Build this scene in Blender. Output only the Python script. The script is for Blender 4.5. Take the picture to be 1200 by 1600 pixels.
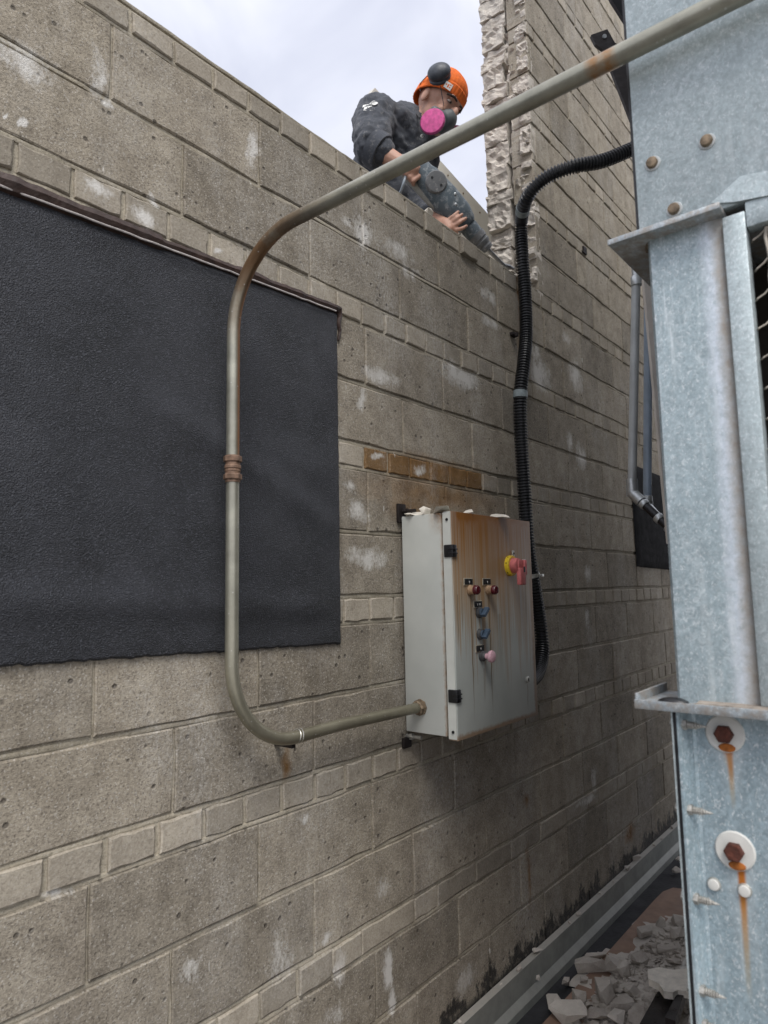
import bpy, bmesh, math, random
import numpy as np
from mathutils import Vector, Matrix, noise as mnoise

random.seed(7)
for o in list(bpy.data.objects):
    bpy.data.objects.remove(o, do_unlink=True)
scene = bpy.context.scene
COL = scene.collection

# ------------------------------------------------------------------ camera
FPX = 1064.0
YAW, PITCH, ROLL = (math.radians(a) for a in (39.235, 6.4585, -1.1319))
SC = .875                                   # 1 course period = .4375 m
CAM = np.array([0.0, -1.4596 * SC, 1.45])
ZW = 1.45 + 1.486 * SC                      # top of the low part of the wall
cF = np.array([math.cos(YAW) * math.cos(PITCH), math.sin(YAW) * math.cos(PITCH), math.sin(PITCH)])
_r = np.array([math.sin(YAW), -math.cos(YAW), 0.0])
_u = np.cross(_r, cF)
cR = math.cos(ROLL) * _r + math.sin(ROLL) * _u
cU = -math.sin(ROLL) * _r + math.cos(ROLL) * _u
cam = bpy.data.cameras.new('camera')
camo = bpy.data.objects.new('camera', cam)
COL.objects.link(camo)
camo.matrix_world = Matrix(((cR[0], cU[0], -cF[0], CAM[0]), (cR[1], cU[1], -cF[1], CAM[1]),
                            (cR[2], cU[2], -cF[2], CAM[2]), (0, 0, 0, 1)))
cam.sensor_fit = 'VERTICAL'
cam.sensor_height = 36.0
cam.sensor_width = 27.0
cam.lens = 36.0 * FPX / 1600.0
cam.clip_start = .02
cam.clip_end = 500
cam.dof.use_dof = True
cam.dof.focus_distance = 2.0
cam.dof.aperture_fstop = 6.0
scene.camera = camo

# ------------------------------------------------------------------ sky, sun, exposure
SUN_EL, SUN_AZ = math.radians(54), math.radians(229)     # direction towards the sun: azimuth from +X
world = bpy.data.worlds.new('World')
scene.world = world
world.use_nodes = True
wt = world.node_tree
wt.nodes.clear()
def wn(t, **k):
    n = wt.nodes.new(t)
    for a, b in k.items():
        setattr(n, a, b)
    return n
w_out = wn('ShaderNodeOutputWorld')
w_bg = wn('ShaderNodeBackground')
w_sky = wn('ShaderNodeTexSky', sky_type='NISHITA', sun_disc=False)
w_sky.sun_elevation = SUN_EL
w_sky.sun_rotation = math.radians(90) - SUN_AZ
w_tc = wn('ShaderNodeTexCoord')
w_no = wn('ShaderNodeTexNoise')
w_no.inputs['Scale'].default_value = 3.4
w_no.inputs['Detail'].default_value = 5
w_no.inputs['Roughness'].default_value = .5
w_no.inputs['Distortion'].default_value = .4
w_rp = wn('ShaderNodeValToRGB')
w_rp.color_ramp.elements[0].position = .33
w_rp.color_ramp.elements[0].color = (5.6, 5.85, 6.9, 1)
w_rp.color_ramp.elements[1].position = .68
w_rp.color_ramp.elements[1].color = (9.0, 9.1, 9.7, 1)
w_mx = wn('ShaderNodeMix', data_type='RGBA')
w_mx.inputs[0].default_value = .93          # overcast: cloud cover over the clear sky
wt.links.new(w_tc.outputs['Generated'], w_no.inputs['Vector'])
wt.links.new(w_no.outputs['Fac'], w_rp.inputs['Fac'])
wt.links.new(w_sky.outputs['Color'], w_mx.inputs[6])
wt.links.new(w_rp.outputs['Color'], w_mx.inputs[7])
wt.links.new(w_mx.outputs[2], w_bg.inputs['Color'])
w_bg.inputs['Strength'].default_value = .070
wt.links.new(w_bg.outputs['Background'], w_out.inputs['Surface'])

sun = bpy.data.lights.new('sun', 'SUN')
sun.energy = 1.5
sun.angle = math.radians(30)
sun.color = (1.0, .97, .93)
suno = bpy.data.objects.new('sun', sun)
COL.objects.link(suno)
sd = Vector((math.cos(SUN_EL) * math.cos(SUN_AZ), math.cos(SUN_EL) * math.sin(SUN_AZ), math.sin(SUN_EL)))
suno.rotation_euler = sd.to_track_quat('Z', 'Y').to_euler()
suno.location = sd * 20
vs = scene.view_settings
vs.view_transform = 'Standard'
vs.look = 'None'
vs.exposure = 0.98
vs.gamma = 1.0
vs.use_curve_mapping = False
scene.render.engine = 'CYCLES'
scene.cycles.max_bounces = 5
scene.cycles.diffuse_bounces = 3
scene.cycles.glossy_bounces = 2
scene.cycles.transmission_bounces = 2
scene.cycles.caustics_reflective = False
scene.cycles.caustics_refractive = False

# ------------------------------------------------------------------ pixel helpers (photograph 1200x1600)
def ray(x, y): return cF + (x - 600) / FPX * cR - (y - 800) / FPX * cU
def onY(x, y, Y=0.0):
    d = ray(x, y); return CAM + d * (Y - CAM[1]) / d[1]
def onX(x, y, X):
    d = ray(x, y); return CAM + d * (X - CAM[0]) / d[0]
def onZ(x, y, Z):
    d = ray(x, y); return CAM + d * (Z - CAM[2]) / d[2]
def dep(x, y, z): return CAM + ray(x, y) * z

# ------------------------------------------------------------------ node helper
class NB:
    def __init__(s, tree): s.t = tree
    def n(s, typ, ins=None, **props):
        nd = s.t.nodes.new(typ)
        for k, v in props.items(): setattr(nd, k, v)
        for k, v in (ins or {}).items():
            sock = nd.inputs[k]
            if isinstance(v, bpy.types.NodeSocket): s.t.links.new(v, sock)
            else: sock.default_value = v
        return nd
    def pos(s): return s.n('ShaderNodeNewGeometry').outputs['Position']
    def obj(s): return s.n('ShaderNodeTexCoord').outputs['Object']
    def noise(s, v, scale, detail=3, rough=.55, dist=0.):
        return s.n('ShaderNodeTexNoise', {'Vector': v, 'Scale': scale, 'Detail': detail, 'Roughness': rough, 'Distortion': dist}).outputs['Fac']
    def vor(s, v, scale, out='Distance', feature='F1'):
        return s.n('ShaderNodeTexVoronoi', {'Vector': v, 'Scale': scale}, feature=feature).outputs[out]
    def ramp(s, f, *stops):
        nd = s.n('ShaderNodeValToRGB', {'Fac': f})
        cr = nd.color_ramp
        while len(cr.elements) > 1: cr.elements.remove(cr.elements[-1])
        for i, (p, c) in enumerate(stops):
            e = cr.elements[0] if i == 0 else cr.elements.new(p)
            e.position = p
            e.color = (c, c, c, 1) if isinstance(c, (int, float)) else (*c, 1)
        return nd.outputs['Color']
    def m(s, op, a, b=0., c=0., clamp=False):
        return s.n('ShaderNodeMath', {0: a, 1: b, 2: c}, operation=op, use_clamp=clamp).outputs[0]
    def mr(s, v, a, b, c=0., d=1.):
        return s.n('ShaderNodeMapRange', {0: v, 1: a, 2: b, 3: c, 4: d}, clamp=True).outputs[0]
    def mix(s, f, a, b, mode='MIX'):
        def cc(c): return c if isinstance(c, bpy.types.NodeSocket) else ((c, c, c, 1) if isinstance(c, (int, float)) else (*c[:3], 1))
        return s.n('ShaderNodeMix', {0: f, 6: cc(a), 7: cc(b)}, data_type='RGBA', blend_type=mode).outputs[2]
    def vscale(s, v, sc, off=(0, 0, 0)):
        return s.n('ShaderNodeMapping', {'Vector': v, 'Scale': sc, 'Location': off}).outputs[0]
    def sep(s, v):
        return s.n('ShaderNodeSeparateXYZ', {0: v}).outputs
    def bump(s, h, strength=.5, dist=.002, normal=None):
        ins = {'Strength': strength, 'Distance': dist, 'Height': h}
        if normal is not None: ins['Normal'] = normal
        return s.n('ShaderNodeBump', ins).outputs[0]

def mat(name, build):
    m = bpy.data.materials.new(name)
    m.use_nodes = True
    t = m.node_tree
    t.nodes.clear()
    nb = NB(t)
    out = t.nodes.new('ShaderNodeOutputMaterial')
    b = t.nodes.new('ShaderNodeBsdfPrincipled')
    t.links.new(b.outputs[0], out.inputs[0])
    r = build(nb)
    for k, v in r.items():
        if isinstance(v, bpy.types.NodeSocket): t.links.new(v, b.inputs[k])
        elif isinstance(v, (tuple, list)): b.inputs[k].default_value = (*v[:3], 1) if len(b.inputs[k].default_value) == 4 else v[:3]
        else: b.inputs[k].default_value = v
    return m

def simple(name, col, rough=.6, metal=0., var=.25, scale=30., bump=.25, bscale=120., bdist=.0008, spec=.5):
    def f(nb):
        p = nb.pos()
        a = nb.noise(p, scale, 4)
        c = nb.mix(nb.mr(a, .3, .7), tuple(x * (1 - var) for x in col), tuple(min(1, x * (1 + var)) for x in col))
        return {'Base Color': c, 'Roughness': nb.mr(nb.noise(p, scale * 1.7), .3, .7, max(.05, rough - .1), min(1, rough + .1)),
                'Metallic': metal, 'Specular IOR Level': spec, 'Normal': nb.bump(nb.noise(p, bscale, 3), bump, bdist)}
    return mat(name, f)

# ------------------------------------------------------------------ mesh helper
class MB:
    def __init__(s): s.v = []; s.f = []; s.mi = []; s.cur = 0
    def add(s, vs, fs):
        o = len(s.v)
        s.v += [tuple(map(float, p)) for p in vs]
        for f in fs:
            s.f.append(tuple(i + o for i in f)); s.mi.append(s.cur)
        return s
    def box(s, a, b, bev=0.0):
        (x0, y0, z0), (x1, y1, z1) = a, b
        x0, x1 = min(x0, x1), max(x0, x1); y0, y1 = min(y0, y1), max(y0, y1); z0, z1 = min(z0, z1), max(z0, z1)
        if bev <= 0:
            vs = [(x, y, z) for x in (x0, x1) for y in (y0, y1) for z in (z0, z1)]
            return s.add(vs, [(0, 1, 3, 2), (4, 6, 7, 5), (0, 4, 5, 1), (2, 3, 7, 6), (0, 2, 6, 4), (1, 5, 7, 3)])
        bm = bmesh.new()
        bmesh.ops.create_cube(bm, size=1)
        for v in bm.verts:
            v.co = Vector(((x0 + x1) / 2 + v.co.x * (x1 - x0), (y0 + y1) / 2 + v.co.y * (y1 - y0), (z0 + z1) / 2 + v.co.z * (z1 - z0)))
        bmesh.ops.bevel(bm, geom=bm.edges[:], offset=bev, segments=2, profile=.5, affect='EDGES')
        return s.bm(bm)
    def bm(s, bm, M=None):
        bm.verts.index_update()
        vs = [(M @ v.co if M else v.co)[:] for v in bm.verts]
        fs = [[v.index for v in f.verts] for f in bm.faces]
        bm.free()
        return s.add(vs, fs)
    def tube(s, pts, rad, seg=12, caps=True, closed=False):
        pts = [Vector(p) for p in pts]
        n = len(pts)
        rads = rad if isinstance(rad, (list, tuple)) else [rad] * n
        tans = []
        for i in range(n):
            a = pts[max(0, i - 1)]; b = pts[min(n - 1, i + 1)]
            t = (b - a)
            tans.append(t.normalized() if t.length > 1e-9 else Vector((0, 0, 1)))
        ref = Vector((0, 0, 1)) if abs(tans[0].z) < .9 else Vector((1, 0, 0))
        nrm = tans[0].cross(ref).normalized()
        vs = []
        for i in range(n):
            if i:
                q = tans[i - 1].rotation_difference(tans[i])
                nrm = (q @ nrm)
                nrm = (nrm - tans[i] * nrm.dot(tans[i])).normalized()
            bi = tans[i].cross(nrm)
            for k in range(seg):
                a = 2 * math.pi * k / seg
                vs.append(pts[i] + (nrm * math.cos(a) + bi * math.sin(a)) * rads[i])
        fs = []
        for i in range(n - 1):
            for k in range(seg):
                k2 = (k + 1) % seg
                fs.append((i * seg + k, i * seg + k2, (i + 1) * seg + k2, (i + 1) * seg + k))
        if caps:
            fs.append(tuple(range(seg))[::-1]); fs.append(tuple((n - 1) * seg + k for k in range(seg)))
        return s.add(vs, fs)
    def cyl(s, a, b, r, seg=16, r2=None):
        return s.tube([a, b], [r, r if r2 is None else r2], seg)
    def lathe(s, origin, axis, prof, seg=20):
        """prof: list of (distance along axis, radius)"""
        origin = Vector(origin); axis = Vector(axis).normalized()
        return s.tube_fixed(origin, axis, prof, seg)
    def tube_fixed(s, origin, axis, prof, seg):
        ref = Vector((0, 0, 1)) if abs(axis.z) < .9 else Vector((1, 0, 0))
        n1 = axis.cross(ref).normalized(); n2 = axis.cross(n1)
        vs = []
        for d, r in prof:
            for k in range(seg):
                a = 2 * math.pi * k / seg
                vs.append(origin + axis * d + (n1 * math.cos(a) + n2 * math.sin(a)) * max(r, 1e-5))
        fs = []
        for i in range(len(prof) - 1):
            for k in range(seg):
                k2 = (k + 1) % seg
                fs.append((i * seg + k, i * seg + k2, (i + 1) * seg + k2, (i + 1) * seg + k))
        fs.append(tuple(range(seg))[::-1]); fs.append(tuple((len(prof) - 1) * seg + k for k in range(seg)))
        return s.add(vs, fs)
    def ell(s, c, ax, seg=16, rings=10):
        """ellipsoid, ax = three axis vectors with lengths"""
        c = Vector(c); ax = [Vector(a) for a in ax]
        vs = []; fs = []
        for i in range(rings + 1):
            th = math.pi * i / rings
            for k in range(seg):
                a = 2 * math.pi * k / seg
                vs.append(c + ax[0] * math.sin(th) * math.cos(a) + ax[1] * math.sin(th) * math.sin(a) + ax[2] * math.cos(th))
        for i in range(rings):
            for k in range(seg):
                k2 = (k + 1) % seg
                fs.append((i * seg + k, (i + 1) * seg + k, (i + 1) * seg + k2, i * seg + k2))
        return s.add(vs, fs)
    def cone(s, a, b, ra, rb, seg=14):
        """rounded limb"""
        a = Vector(a); b = Vector(b)
        s.tube([a, b], [ra, rb], seg)
        for p, r in ((a, ra), (b, rb)):
            s.ell(p, ((r, 0, 0), (0, r, 0), (0, 0, r)), 12, 8)
        return s
    def prism(s, poly, nvec):
        """poly: list of 3d points (planar), extruded by nvec"""
        n = len(poly); nv = Vector(nvec)
        vs = [Vector(p) for p in poly] + [Vector(p) + nv for p in poly]
        fs = [tuple(range(n))[::-1], tuple(range(n, 2 * n))] + [(i, (i + 1) % n, n + (i + 1) % n, n + i) for i in range(n)]
        return s.add(vs, fs)
    def mesh(s, name, mats, base=(0, 0, 0), smooth=False, bev=0):
        me = bpy.data.meshes.new(name)
        bx, by, bz = base
        me.from_pydata([(x - bx, y - by, z - bz) for x, y, z in s.v], [], s.f)
        for m in (mats if isinstance(mats, (list, tuple)) else [mats]): me.materials.append(m)
        me.polygons.foreach_set('material_index', s.mi)
        bm = bmesh.new(); bm.from_mesh(me)
        bmesh.ops.recalc_face_normals(bm, faces=bm.faces[:])
        if smooth:
            for f in bm.faces: f.smooth = True
            for e in bm.edges:
                if len(e.link_faces) == 2 and e.calc_face_angle(0) > math.radians(38): e.smooth = False
        bm.to_mesh(me); bm.free()
        me.update()
        return me

def base_of(o):
    """world position of an object that only has locations in its parent chain"""
    p = Vector((0, 0, 0))
    while o is not None:
        p += o.location; o = o.parent
    return p
def thing(name, label, cat, base=(0, 0, 0), group=None):
    o = bpy.data.objects.new(name, None)
    o.empty_display_size = .05
    o.location = base
    o['label'] = label; o['category'] = cat
    if group: o['group'] = group
    COL.objects.link(o)
    return o
def part(name, mb, mats, parent, smooth=False, label=None, kind=None):
    """a mesh of its own under its thing; mb is in world coordinates; origin at its centre"""
    vs = np.array(mb.v)
    c = (vs.min(0) + vs.max(0)) / 2
    me = mb.mesh(name, mats, c, smooth)
    o = bpy.data.objects.new(name, me)
    o.parent = parent
    pb = base_of(parent) if parent else Vector((0, 0, 0))
    o.location = Vector(c) - pb
    if label: o['label'] = label
    if kind: o['kind'] = kind
    COL.objects.link(o)
    return o
def single(name, mb, mats, label, cat, smooth=False, group=None):
    o = part(name, mb, mats, None, smooth)
    o['label'] = label; o['category'] = cat
    if group: o['group'] = group
    return o
def struct(name, mb, mats, smooth=False):
    o = part(name, mb, mats, None, smooth); o['kind'] = 'structure'; return o

def fillet(pts, rad, n=10, step=None):
    """polyline with rounded corners"""
    P = [Vector(p) for p in pts]
    rads = rad if isinstance(rad, (list, tuple)) else [rad] * (len(P) - 2)
    out = [P[0]]
    for i in range(1, len(P) - 1):
        a, b, c = P[i - 1], P[i], P[i + 1]
        u = (a - b).normalized(); w = (c - b).normalized()
        ang = u.angle(w)
        t = min(rads[i - 1] / math.tan(ang / 2), (a - b).length * .95, (c - b).length * .95)
        r = t * math.tan(ang / 2)
        cen = b + (u + w).normalized() * (r / math.sin(ang / 2))
        s0 = b + u * t - cen; s1 = b + w * t - cen
        q = s0.rotation_difference(s1)
        for k in range(n + 1):
            from_q = Matrix.Identity(3).to_quaternion().slerp(q, k / n)
            out.append(cen + from_q @ s0)
    out.append(P[-1])
    return out
def resample(pts, step):
    P = [Vector(p) for p in pts]
    out = [P[0]]; carry = 0.
    for a, b in zip(P, P[1:]):
        L = (b - a).length
        if L < 1e-9: continue
        d = step - carry
        while d <= L:
            out.append(a.lerp(b, d / L)); d += step
        carry = L - (d - step)
    out.append(P[-1])
    return out
def catmull(pts, n=12):
    P = [Vector(p) for p in pts]
    P = [P[0] * 2 - P[1]] + P + [P[-1] * 2 - P[-2]]
    out = []
    for i in range(1, len(P) - 2):
        p0, p1, p2, p3 = P[i - 1:i + 3]
        for k in range(n):
            t = k / n
            out.append(.5 * ((2 * p1) + (p2 - p0) * t + (2 * p0 - 5 * p1 + 4 * p2 - p3) * t * t + (3 * p1 - p0 - 3 * p2 + p3) * t ** 3))
    out.append(P[-2])
    return out
def nz(x, y=0., z=0.): return mnoise.noise(Vector((x, y, z)))

# ================================================================== MATERIALS
def stain_group():
    g = bpy.data.node_groups.new('wall_marks', 'ShaderNodeTree')
    for nm in ('White', 'Rust', 'Tar'):
        g.interface.new_socket(nm, in_out='OUTPUT', socket_type='NodeSocketFloat')
    nb = NB(g)
    out = g.nodes.new('NodeGroupOutput')
    p = nb.pos()
    flat = nb.n('ShaderNodeVectorMath', {0: p, 1: (1, 0, 1)}, operation='MULTIPLY').outputs[0]
    warp = nb.n('ShaderNodeTexNoise', {'Vector': flat, 'Scale': 14., 'Detail': 4.}).outputs['Color']
    wv = nb.n('ShaderNodeVectorMath', {0: warp, 1: (-.5, -.5, -.5)}, operation='ADD').outputs[0]
    wv = nb.n('ShaderNodeVectorMath', {0: wv, 'Scale': .07}, operation='SCALE').outputs[0]
    q = nb.n('ShaderNodeVectorMath', {0: flat, 1: wv}, operation='ADD').outputs[0]
    q = nb.n('ShaderNodeVectorMath', {0: q, 1: (1, 0, 1)}, operation='MULTIPLY').outputs[0]
    def blob(px, py, rx, ry, k, soft=0.):
        c = onY(px, py)
        wx = abs(onY(px + rx, py)[0] - onY(px - rx, py)[0]) / 2
        wz = abs(onY(px, py + ry)[2] - onY(px, py - ry)[2]) / 2
        d = nb.n('ShaderNodeVectorMath', {0: q, 1: (1 / wx, 0, 1 / wz), 2: (-c[0] / wx, 0, -c[2] / wz)}, operation='MULTIPLY_ADD').outputs[0]
        l = nb.n('ShaderNodeVectorMath', {0: d}, operation='LENGTH').outputs['Value']
        return nb.mr(l, 1.0, .15, 0., k)
    def union(lst):
        a = None
        for b in lst:
            s = blob(*b)
            a = s if a is None else nb.m('MAXIMUM', a, s)
        return a
    W = [(40, 95, 75, 45, .75), (152, 115, 18, 50, .85), (172, 160, 16, 10, .9), (150, 296, 34, 20, .85), (230, 338, 26, 22, .95),
         (395, 232, 14, 52, .9), (568, 362, 22, 32, 1.15), (548, 350, 18, 12, .8), (625, 395, 40, 26, .7), (640, 425, 26, 14, .7), (240, 310, 12, 8, .9),
         (598, 590, 38, 20, .85), (722, 588, 46, 26, 1.0), (765, 462, 18, 16, .8), (768, 505, 22, 14, .75), (566, 625, 10, 30, .7),
         (838, 552, 12, 26, .75), (845, 585, 22, 36, .95), (900, 588, 16, 36, .85), (884, 530, 9, 14, .75), (908, 712, 11, 28, 1.1), (890, 690, 8, 26, .7),
         (560, 800, 26, 24, .75), (576, 872, 46, 24, .85), (545, 762, 18, 18, .6), (918, 895, 7, 20, .8), (918, 968, 8, 26, .65), (945, 975, 8, 30, .4),
         (928, 1215, 6, 32, .8), (915, 1252, 26, 10, .8), (606, 1512, 10, 40, 1.3), (612, 1565, 8, 40, .9), (508, 1468, 10, 18, .85), (530, 1510, 14, 40, .65),
         (600, 1385, 22, 22, .5), (92, 1394, 30, 14, .8), (300, 1515, 24, 30, .55), (440, 1495, 44, 70, .45), (520, 1590, 30, 34, .6),
         (728, 1530, 26, 34, .6), (480, 1280, 14, 14, .7), (470, 1340, 40, 40, .35), (700, 900, 40, 40, .2), (655, 735, 16, 10, 1.0), (590, 714, 14, 9, .7),
         (35, 193, 8, 10, 1.2), (12, 178, 5, 12, 1.2), (40, 196, 12, 8, 1.3), (345, 392, 8, 10, 1.1), (855, 1000, 6, 60, .3), (890, 1010, 5, 50, .35), (980, 560, 14, 40, .2)]
    base = union([b for b in W if b[4] > .42])
    br = nb.noise(nb.vscale(flat, (1, 1, .6)), 120., 5, .75)
    patchy = nb.noise(nb.vscale(flat, (1, 1, .35)), 24., 4, .65)
    amt = nb.m('MULTIPLY', base, nb.mr(patchy, .30, .66, .25, 1.15))
    white = nb.mr(nb.m('ADD', br, nb.m('MULTIPLY', amt, .68)), .59, .95, 0., .95)
    white = nb.m('MULTIPLY', white, nb.mr(base, .0, .35))
    # small paint runs all over, thin and vertical
    drips = nb.noise(nb.vscale(flat, (1, 1, .25), (3.1, 0, 1.7)), 70., 1, .4)
    drips = nb.mr(drips, .765, .80, 0., .8)
    soft = nb.noise(nb.vscale(flat, (1, 1, .42)), 3.6, 4, .65)
    bloom = nb.m('MULTIPLY', nb.mr(soft, .48, .70), nb.mr(br, .40, .66, 0., .58))
    white = nb.m('MAXIMUM', nb.m('MAXIMUM', white, drips), bloom)
    RU = [(690, 732, 100, 20, .6), (690, 775, 130, 34, .6), (812, 470, 4, 70, .8), (812, 560, 4, 60, .5), (449, 1192, 10, 34, .7),
          (822, 1250, 5, 12, .8), (985, 1302, 10, 18, .9), (827, 1370, 3.5, 70, .75), (640, 790, 50, 30, .5)]
    rust = nb.m('MULTIPLY', union(RU), nb.mr(patchy, .22, .46, .35, 1.25), clamp=True)
    # bitumen splashed along the foot of the wall
    s = nb.sep(p)
    h = nb.noise(nb.vscale(flat, (1, 1, .6)), 9., 6, .75)
    edge = nb.m('ADD', .022, nb.m('MULTIPLY', nb.mr(h, .44, .70), .13))
    edge = nb.m('MULTIPLY', edge, nb.mr(s[0], 1.35, 1.9))
    tar = nb.mr(nb.m('SUBTRACT', nb.m('ADD', .130, edge), s[2]), -.004, .022)
    tar = nb.m('MULTIPLY', tar, nb.mr(nb.noise(flat, 38., 4, .7), .30, .50, .25, 1.))
    g.links.new(white, out.inputs[0]); g.links.new(rust, out.inputs[1]); g.links.new(tar, out.inputs[2])
    return g
STAIN = stain_group()

def masonry(name, dark, light, pit=1., speck=1., fine=1., grey=None):
    def f(nb):
        p = nb.pos()
        rnd = nb.n('ShaderNodeObjectInfo').outputs['Random']
        big = nb.noise(p, 2.2, 4, .6)
        mid = nb.noise(p, 17., 5, .65)
        fin = nb.noise(p, 160., 4, .7)
        col = nb.mix(nb.mr(nb.m('ADD', nb.m('MULTIPLY', mid, .55), nb.m('MULTIPLY', fin, .6)), .40, .78), dark, light)
        col = nb.mix(nb.mr(big, .36, .66, 0., .55), col, nb.mix(1., col, (.72, .70, .66), 'MULTIPLY'))
        tone = nb.mr(rnd, 0., 1., .78, 1.18)
        col = nb.n('ShaderNodeVectorMath', {0: col, 'Scale': tone}, operation='SCALE').outputs[0]
        # dust-filled aggregate: light and dark grains
        vc = nb.vor(p, 330., 'Color')
        g1 = nb.sep(vc)[0]
        col = nb.mix(nb.mr(g1, .88, .96, 0., .45 * speck), col, (.55, .52, .47))
        col = nb.mix(nb.mr(nb.sep(vc)[1], .86, .95, 0., .5 * speck), col, (.10, .085, .07))
        vn = nb.n('ShaderNodeTexVoronoi', {'Vector': p, 'Scale': 48.})
        vd = vn.outputs['Distance']; vk = nb.sep(vn.outputs['Color'])[2]
        pits = nb.m('MULTIPLY', nb.mr(vd, .30, .16), nb.mr(vk, .84, .90))
        col = nb.mix(nb.m('MULTIPLY', pits, .75 * pit), col, (.07, .06, .05))
        # vertical weathering runs
        run = nb.noise(nb.vscale(p, (5, 5, .8)), 1., 2, .5)
        col = nb.mix(nb.mr(run, .52, .74, 0., .38), col, nb.mix(1., col, (.55, .52, .50), 'MULTIPLY'))
        st = nb.n('ShaderNodeGroup'); st.node_tree = STAIN
        col = nb.mix(st.outputs['Rust'], col, nb.mix(nb.mr(mid, .3, .7), (.13, .06, .016), (.30, .16, .05)))
        col = nb.mix(st.outputs['White'], col, (.66, .64, .60))
        col = nb.mix(nb.m('MULTIPLY', st.outputs['Tar'], .93), col, (.012, .012, .013))
        h = nb.m('ADD', nb.m('MULTIPLY', fin, .9), nb.m('MULTIPLY', nb.noise(p, 420., 2, .6), .5))
        h = nb.m('ADD', h, nb.m('MULTIPLY', mid, .6))
        h = nb.m('SUBTRACT', h, nb.m('MULTIPLY', pits, 1.2 * pit))
        return {'Base Color': col, 'Roughness': nb.mix(st.outputs['Tar'], .94, .5), 'Specular IOR Level': .25,
                'Normal': nb.bump(h, .75 * fine, .0035)}
    return mat(name, f)
M_BLOCK = masonry('concrete_block_grey', (.195, .168, .132), (.495, .442, .358), pit=.9)
M_BRICK = masonry('pale_concrete_brick', (.275, .240, .192), (.485, .437, .360), pit=.3, speck=.5, fine=.6)
M_BRICK_BROWN = masonry('rust_stained_brick', (.15, .085, .035), (.30, .19, .095), pit=.3, speck=.4, fine=.5)
M_MORTAR = masonry('mortar', (.30, .265, .205), (.54, .49, .39), pit=.3, speck=.6, fine=.8)
def _broken(nb):
    p = nb.pos()
    a = nb.noise(p, 12., 5, .65); b = nb.noise(p, 130., 4, .7)
    c = nb.mix(nb.mr(a, .32, .68), (.47, .425, .37), (.72, .67, .60))
    c = nb.mix(nb.mr(b, .55, .7, 0., .5), c, (.70, .66, .60))
    c = nb.mix(nb.mr(nb.noise(p, 40., 3), .62, .72, 0., .4), c, (.27, .235, .20))
    h = nb.m('ADD', nb.m('MULTIPLY', nb.noise(p, 45., 5, .7), 1.6), nb.m('MULTIPLY', b, .6))
    return {'Base Color': c, 'Roughness': .95, 'Specular IOR Level': .2, 'Normal': nb.bump(h, .8, .006)}
M_BROKEN = mat('freshly_broken_masonry', _broken)
def _rubble(nb):
    p = nb.pos()
    rnd = nb.n('ShaderNodeObjectInfo').outputs['Random']
    a = nb.noise(p, 18., 5, .65); b = nb.noise(p, 170., 4, .7)
    c = nb.mix(nb.mr(nb.m('ADD', nb.m('MULTIPLY', a, .7), nb.m('MULTIPLY', rnd, .35)), .3, .85), (.37, .33, .29), (.68, .63, .56))
    c = nb.mix(nb.mr(b, .55, .72, 0., .45), c, (.64, .60, .54))
    h = nb.m('ADD', nb.noise(p, 60., 5, .7), nb.m('MULTIPLY', b, .5))
    return {'Base Color': c, 'Roughness': .95, 'Specular IOR Level': .2, 'Normal': nb.bump(h, .7, .004)}
M_RUBBLE = mat('grey_rubble', _rubble)

def _black(nb):
    p = nb.pos()
    fin = nb.noise(p, 420., 3, .65); gr = nb.vor(p, 380., 'Distance'); big = nb.noise(p, 5., 4, .6)
    fk = nb.sep(nb.vor(p, 420., 'Color'))[0]
    c = nb.mix(nb.mr(big, .35, .7), (.018, .0195, .0235), (.040, .042, .050))
    c = nb.mix(nb.mr(fk, .70, .97, 0., .8), c, (.075, .08, .095))
    c = nb.mix(nb.mr(nb.noise(p, 60., 4, .7), .62, .72, 0., .8), c, (.010, .010, .011))
    h = nb.m('ADD', nb.m('MULTIPLY', fin, 1.), nb.m('MULTIPLY', gr, .7))
    h = nb.m('ADD', h, nb.m('MULTIPLY', nb.noise(p, 70., 3), .35))
    return {'Base Color': c, 'Roughness': nb.mr(nb.noise(p, 9., 3), .35, .65, .46, .62), 'Specular IOR Level': .4, 'Normal': nb.bump(h, 1., .0035)}
M_BLACK = mat('black_granular_coating', _black)
M_SEAL = simple('brown_sealant', (.045, .026, .020), .5, 0, .35, 40, .6, 90, .004)
M_DRIP = simple('painted_edge_strip', (.50, .46, .44), .55, 0, .3, 60)

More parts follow.
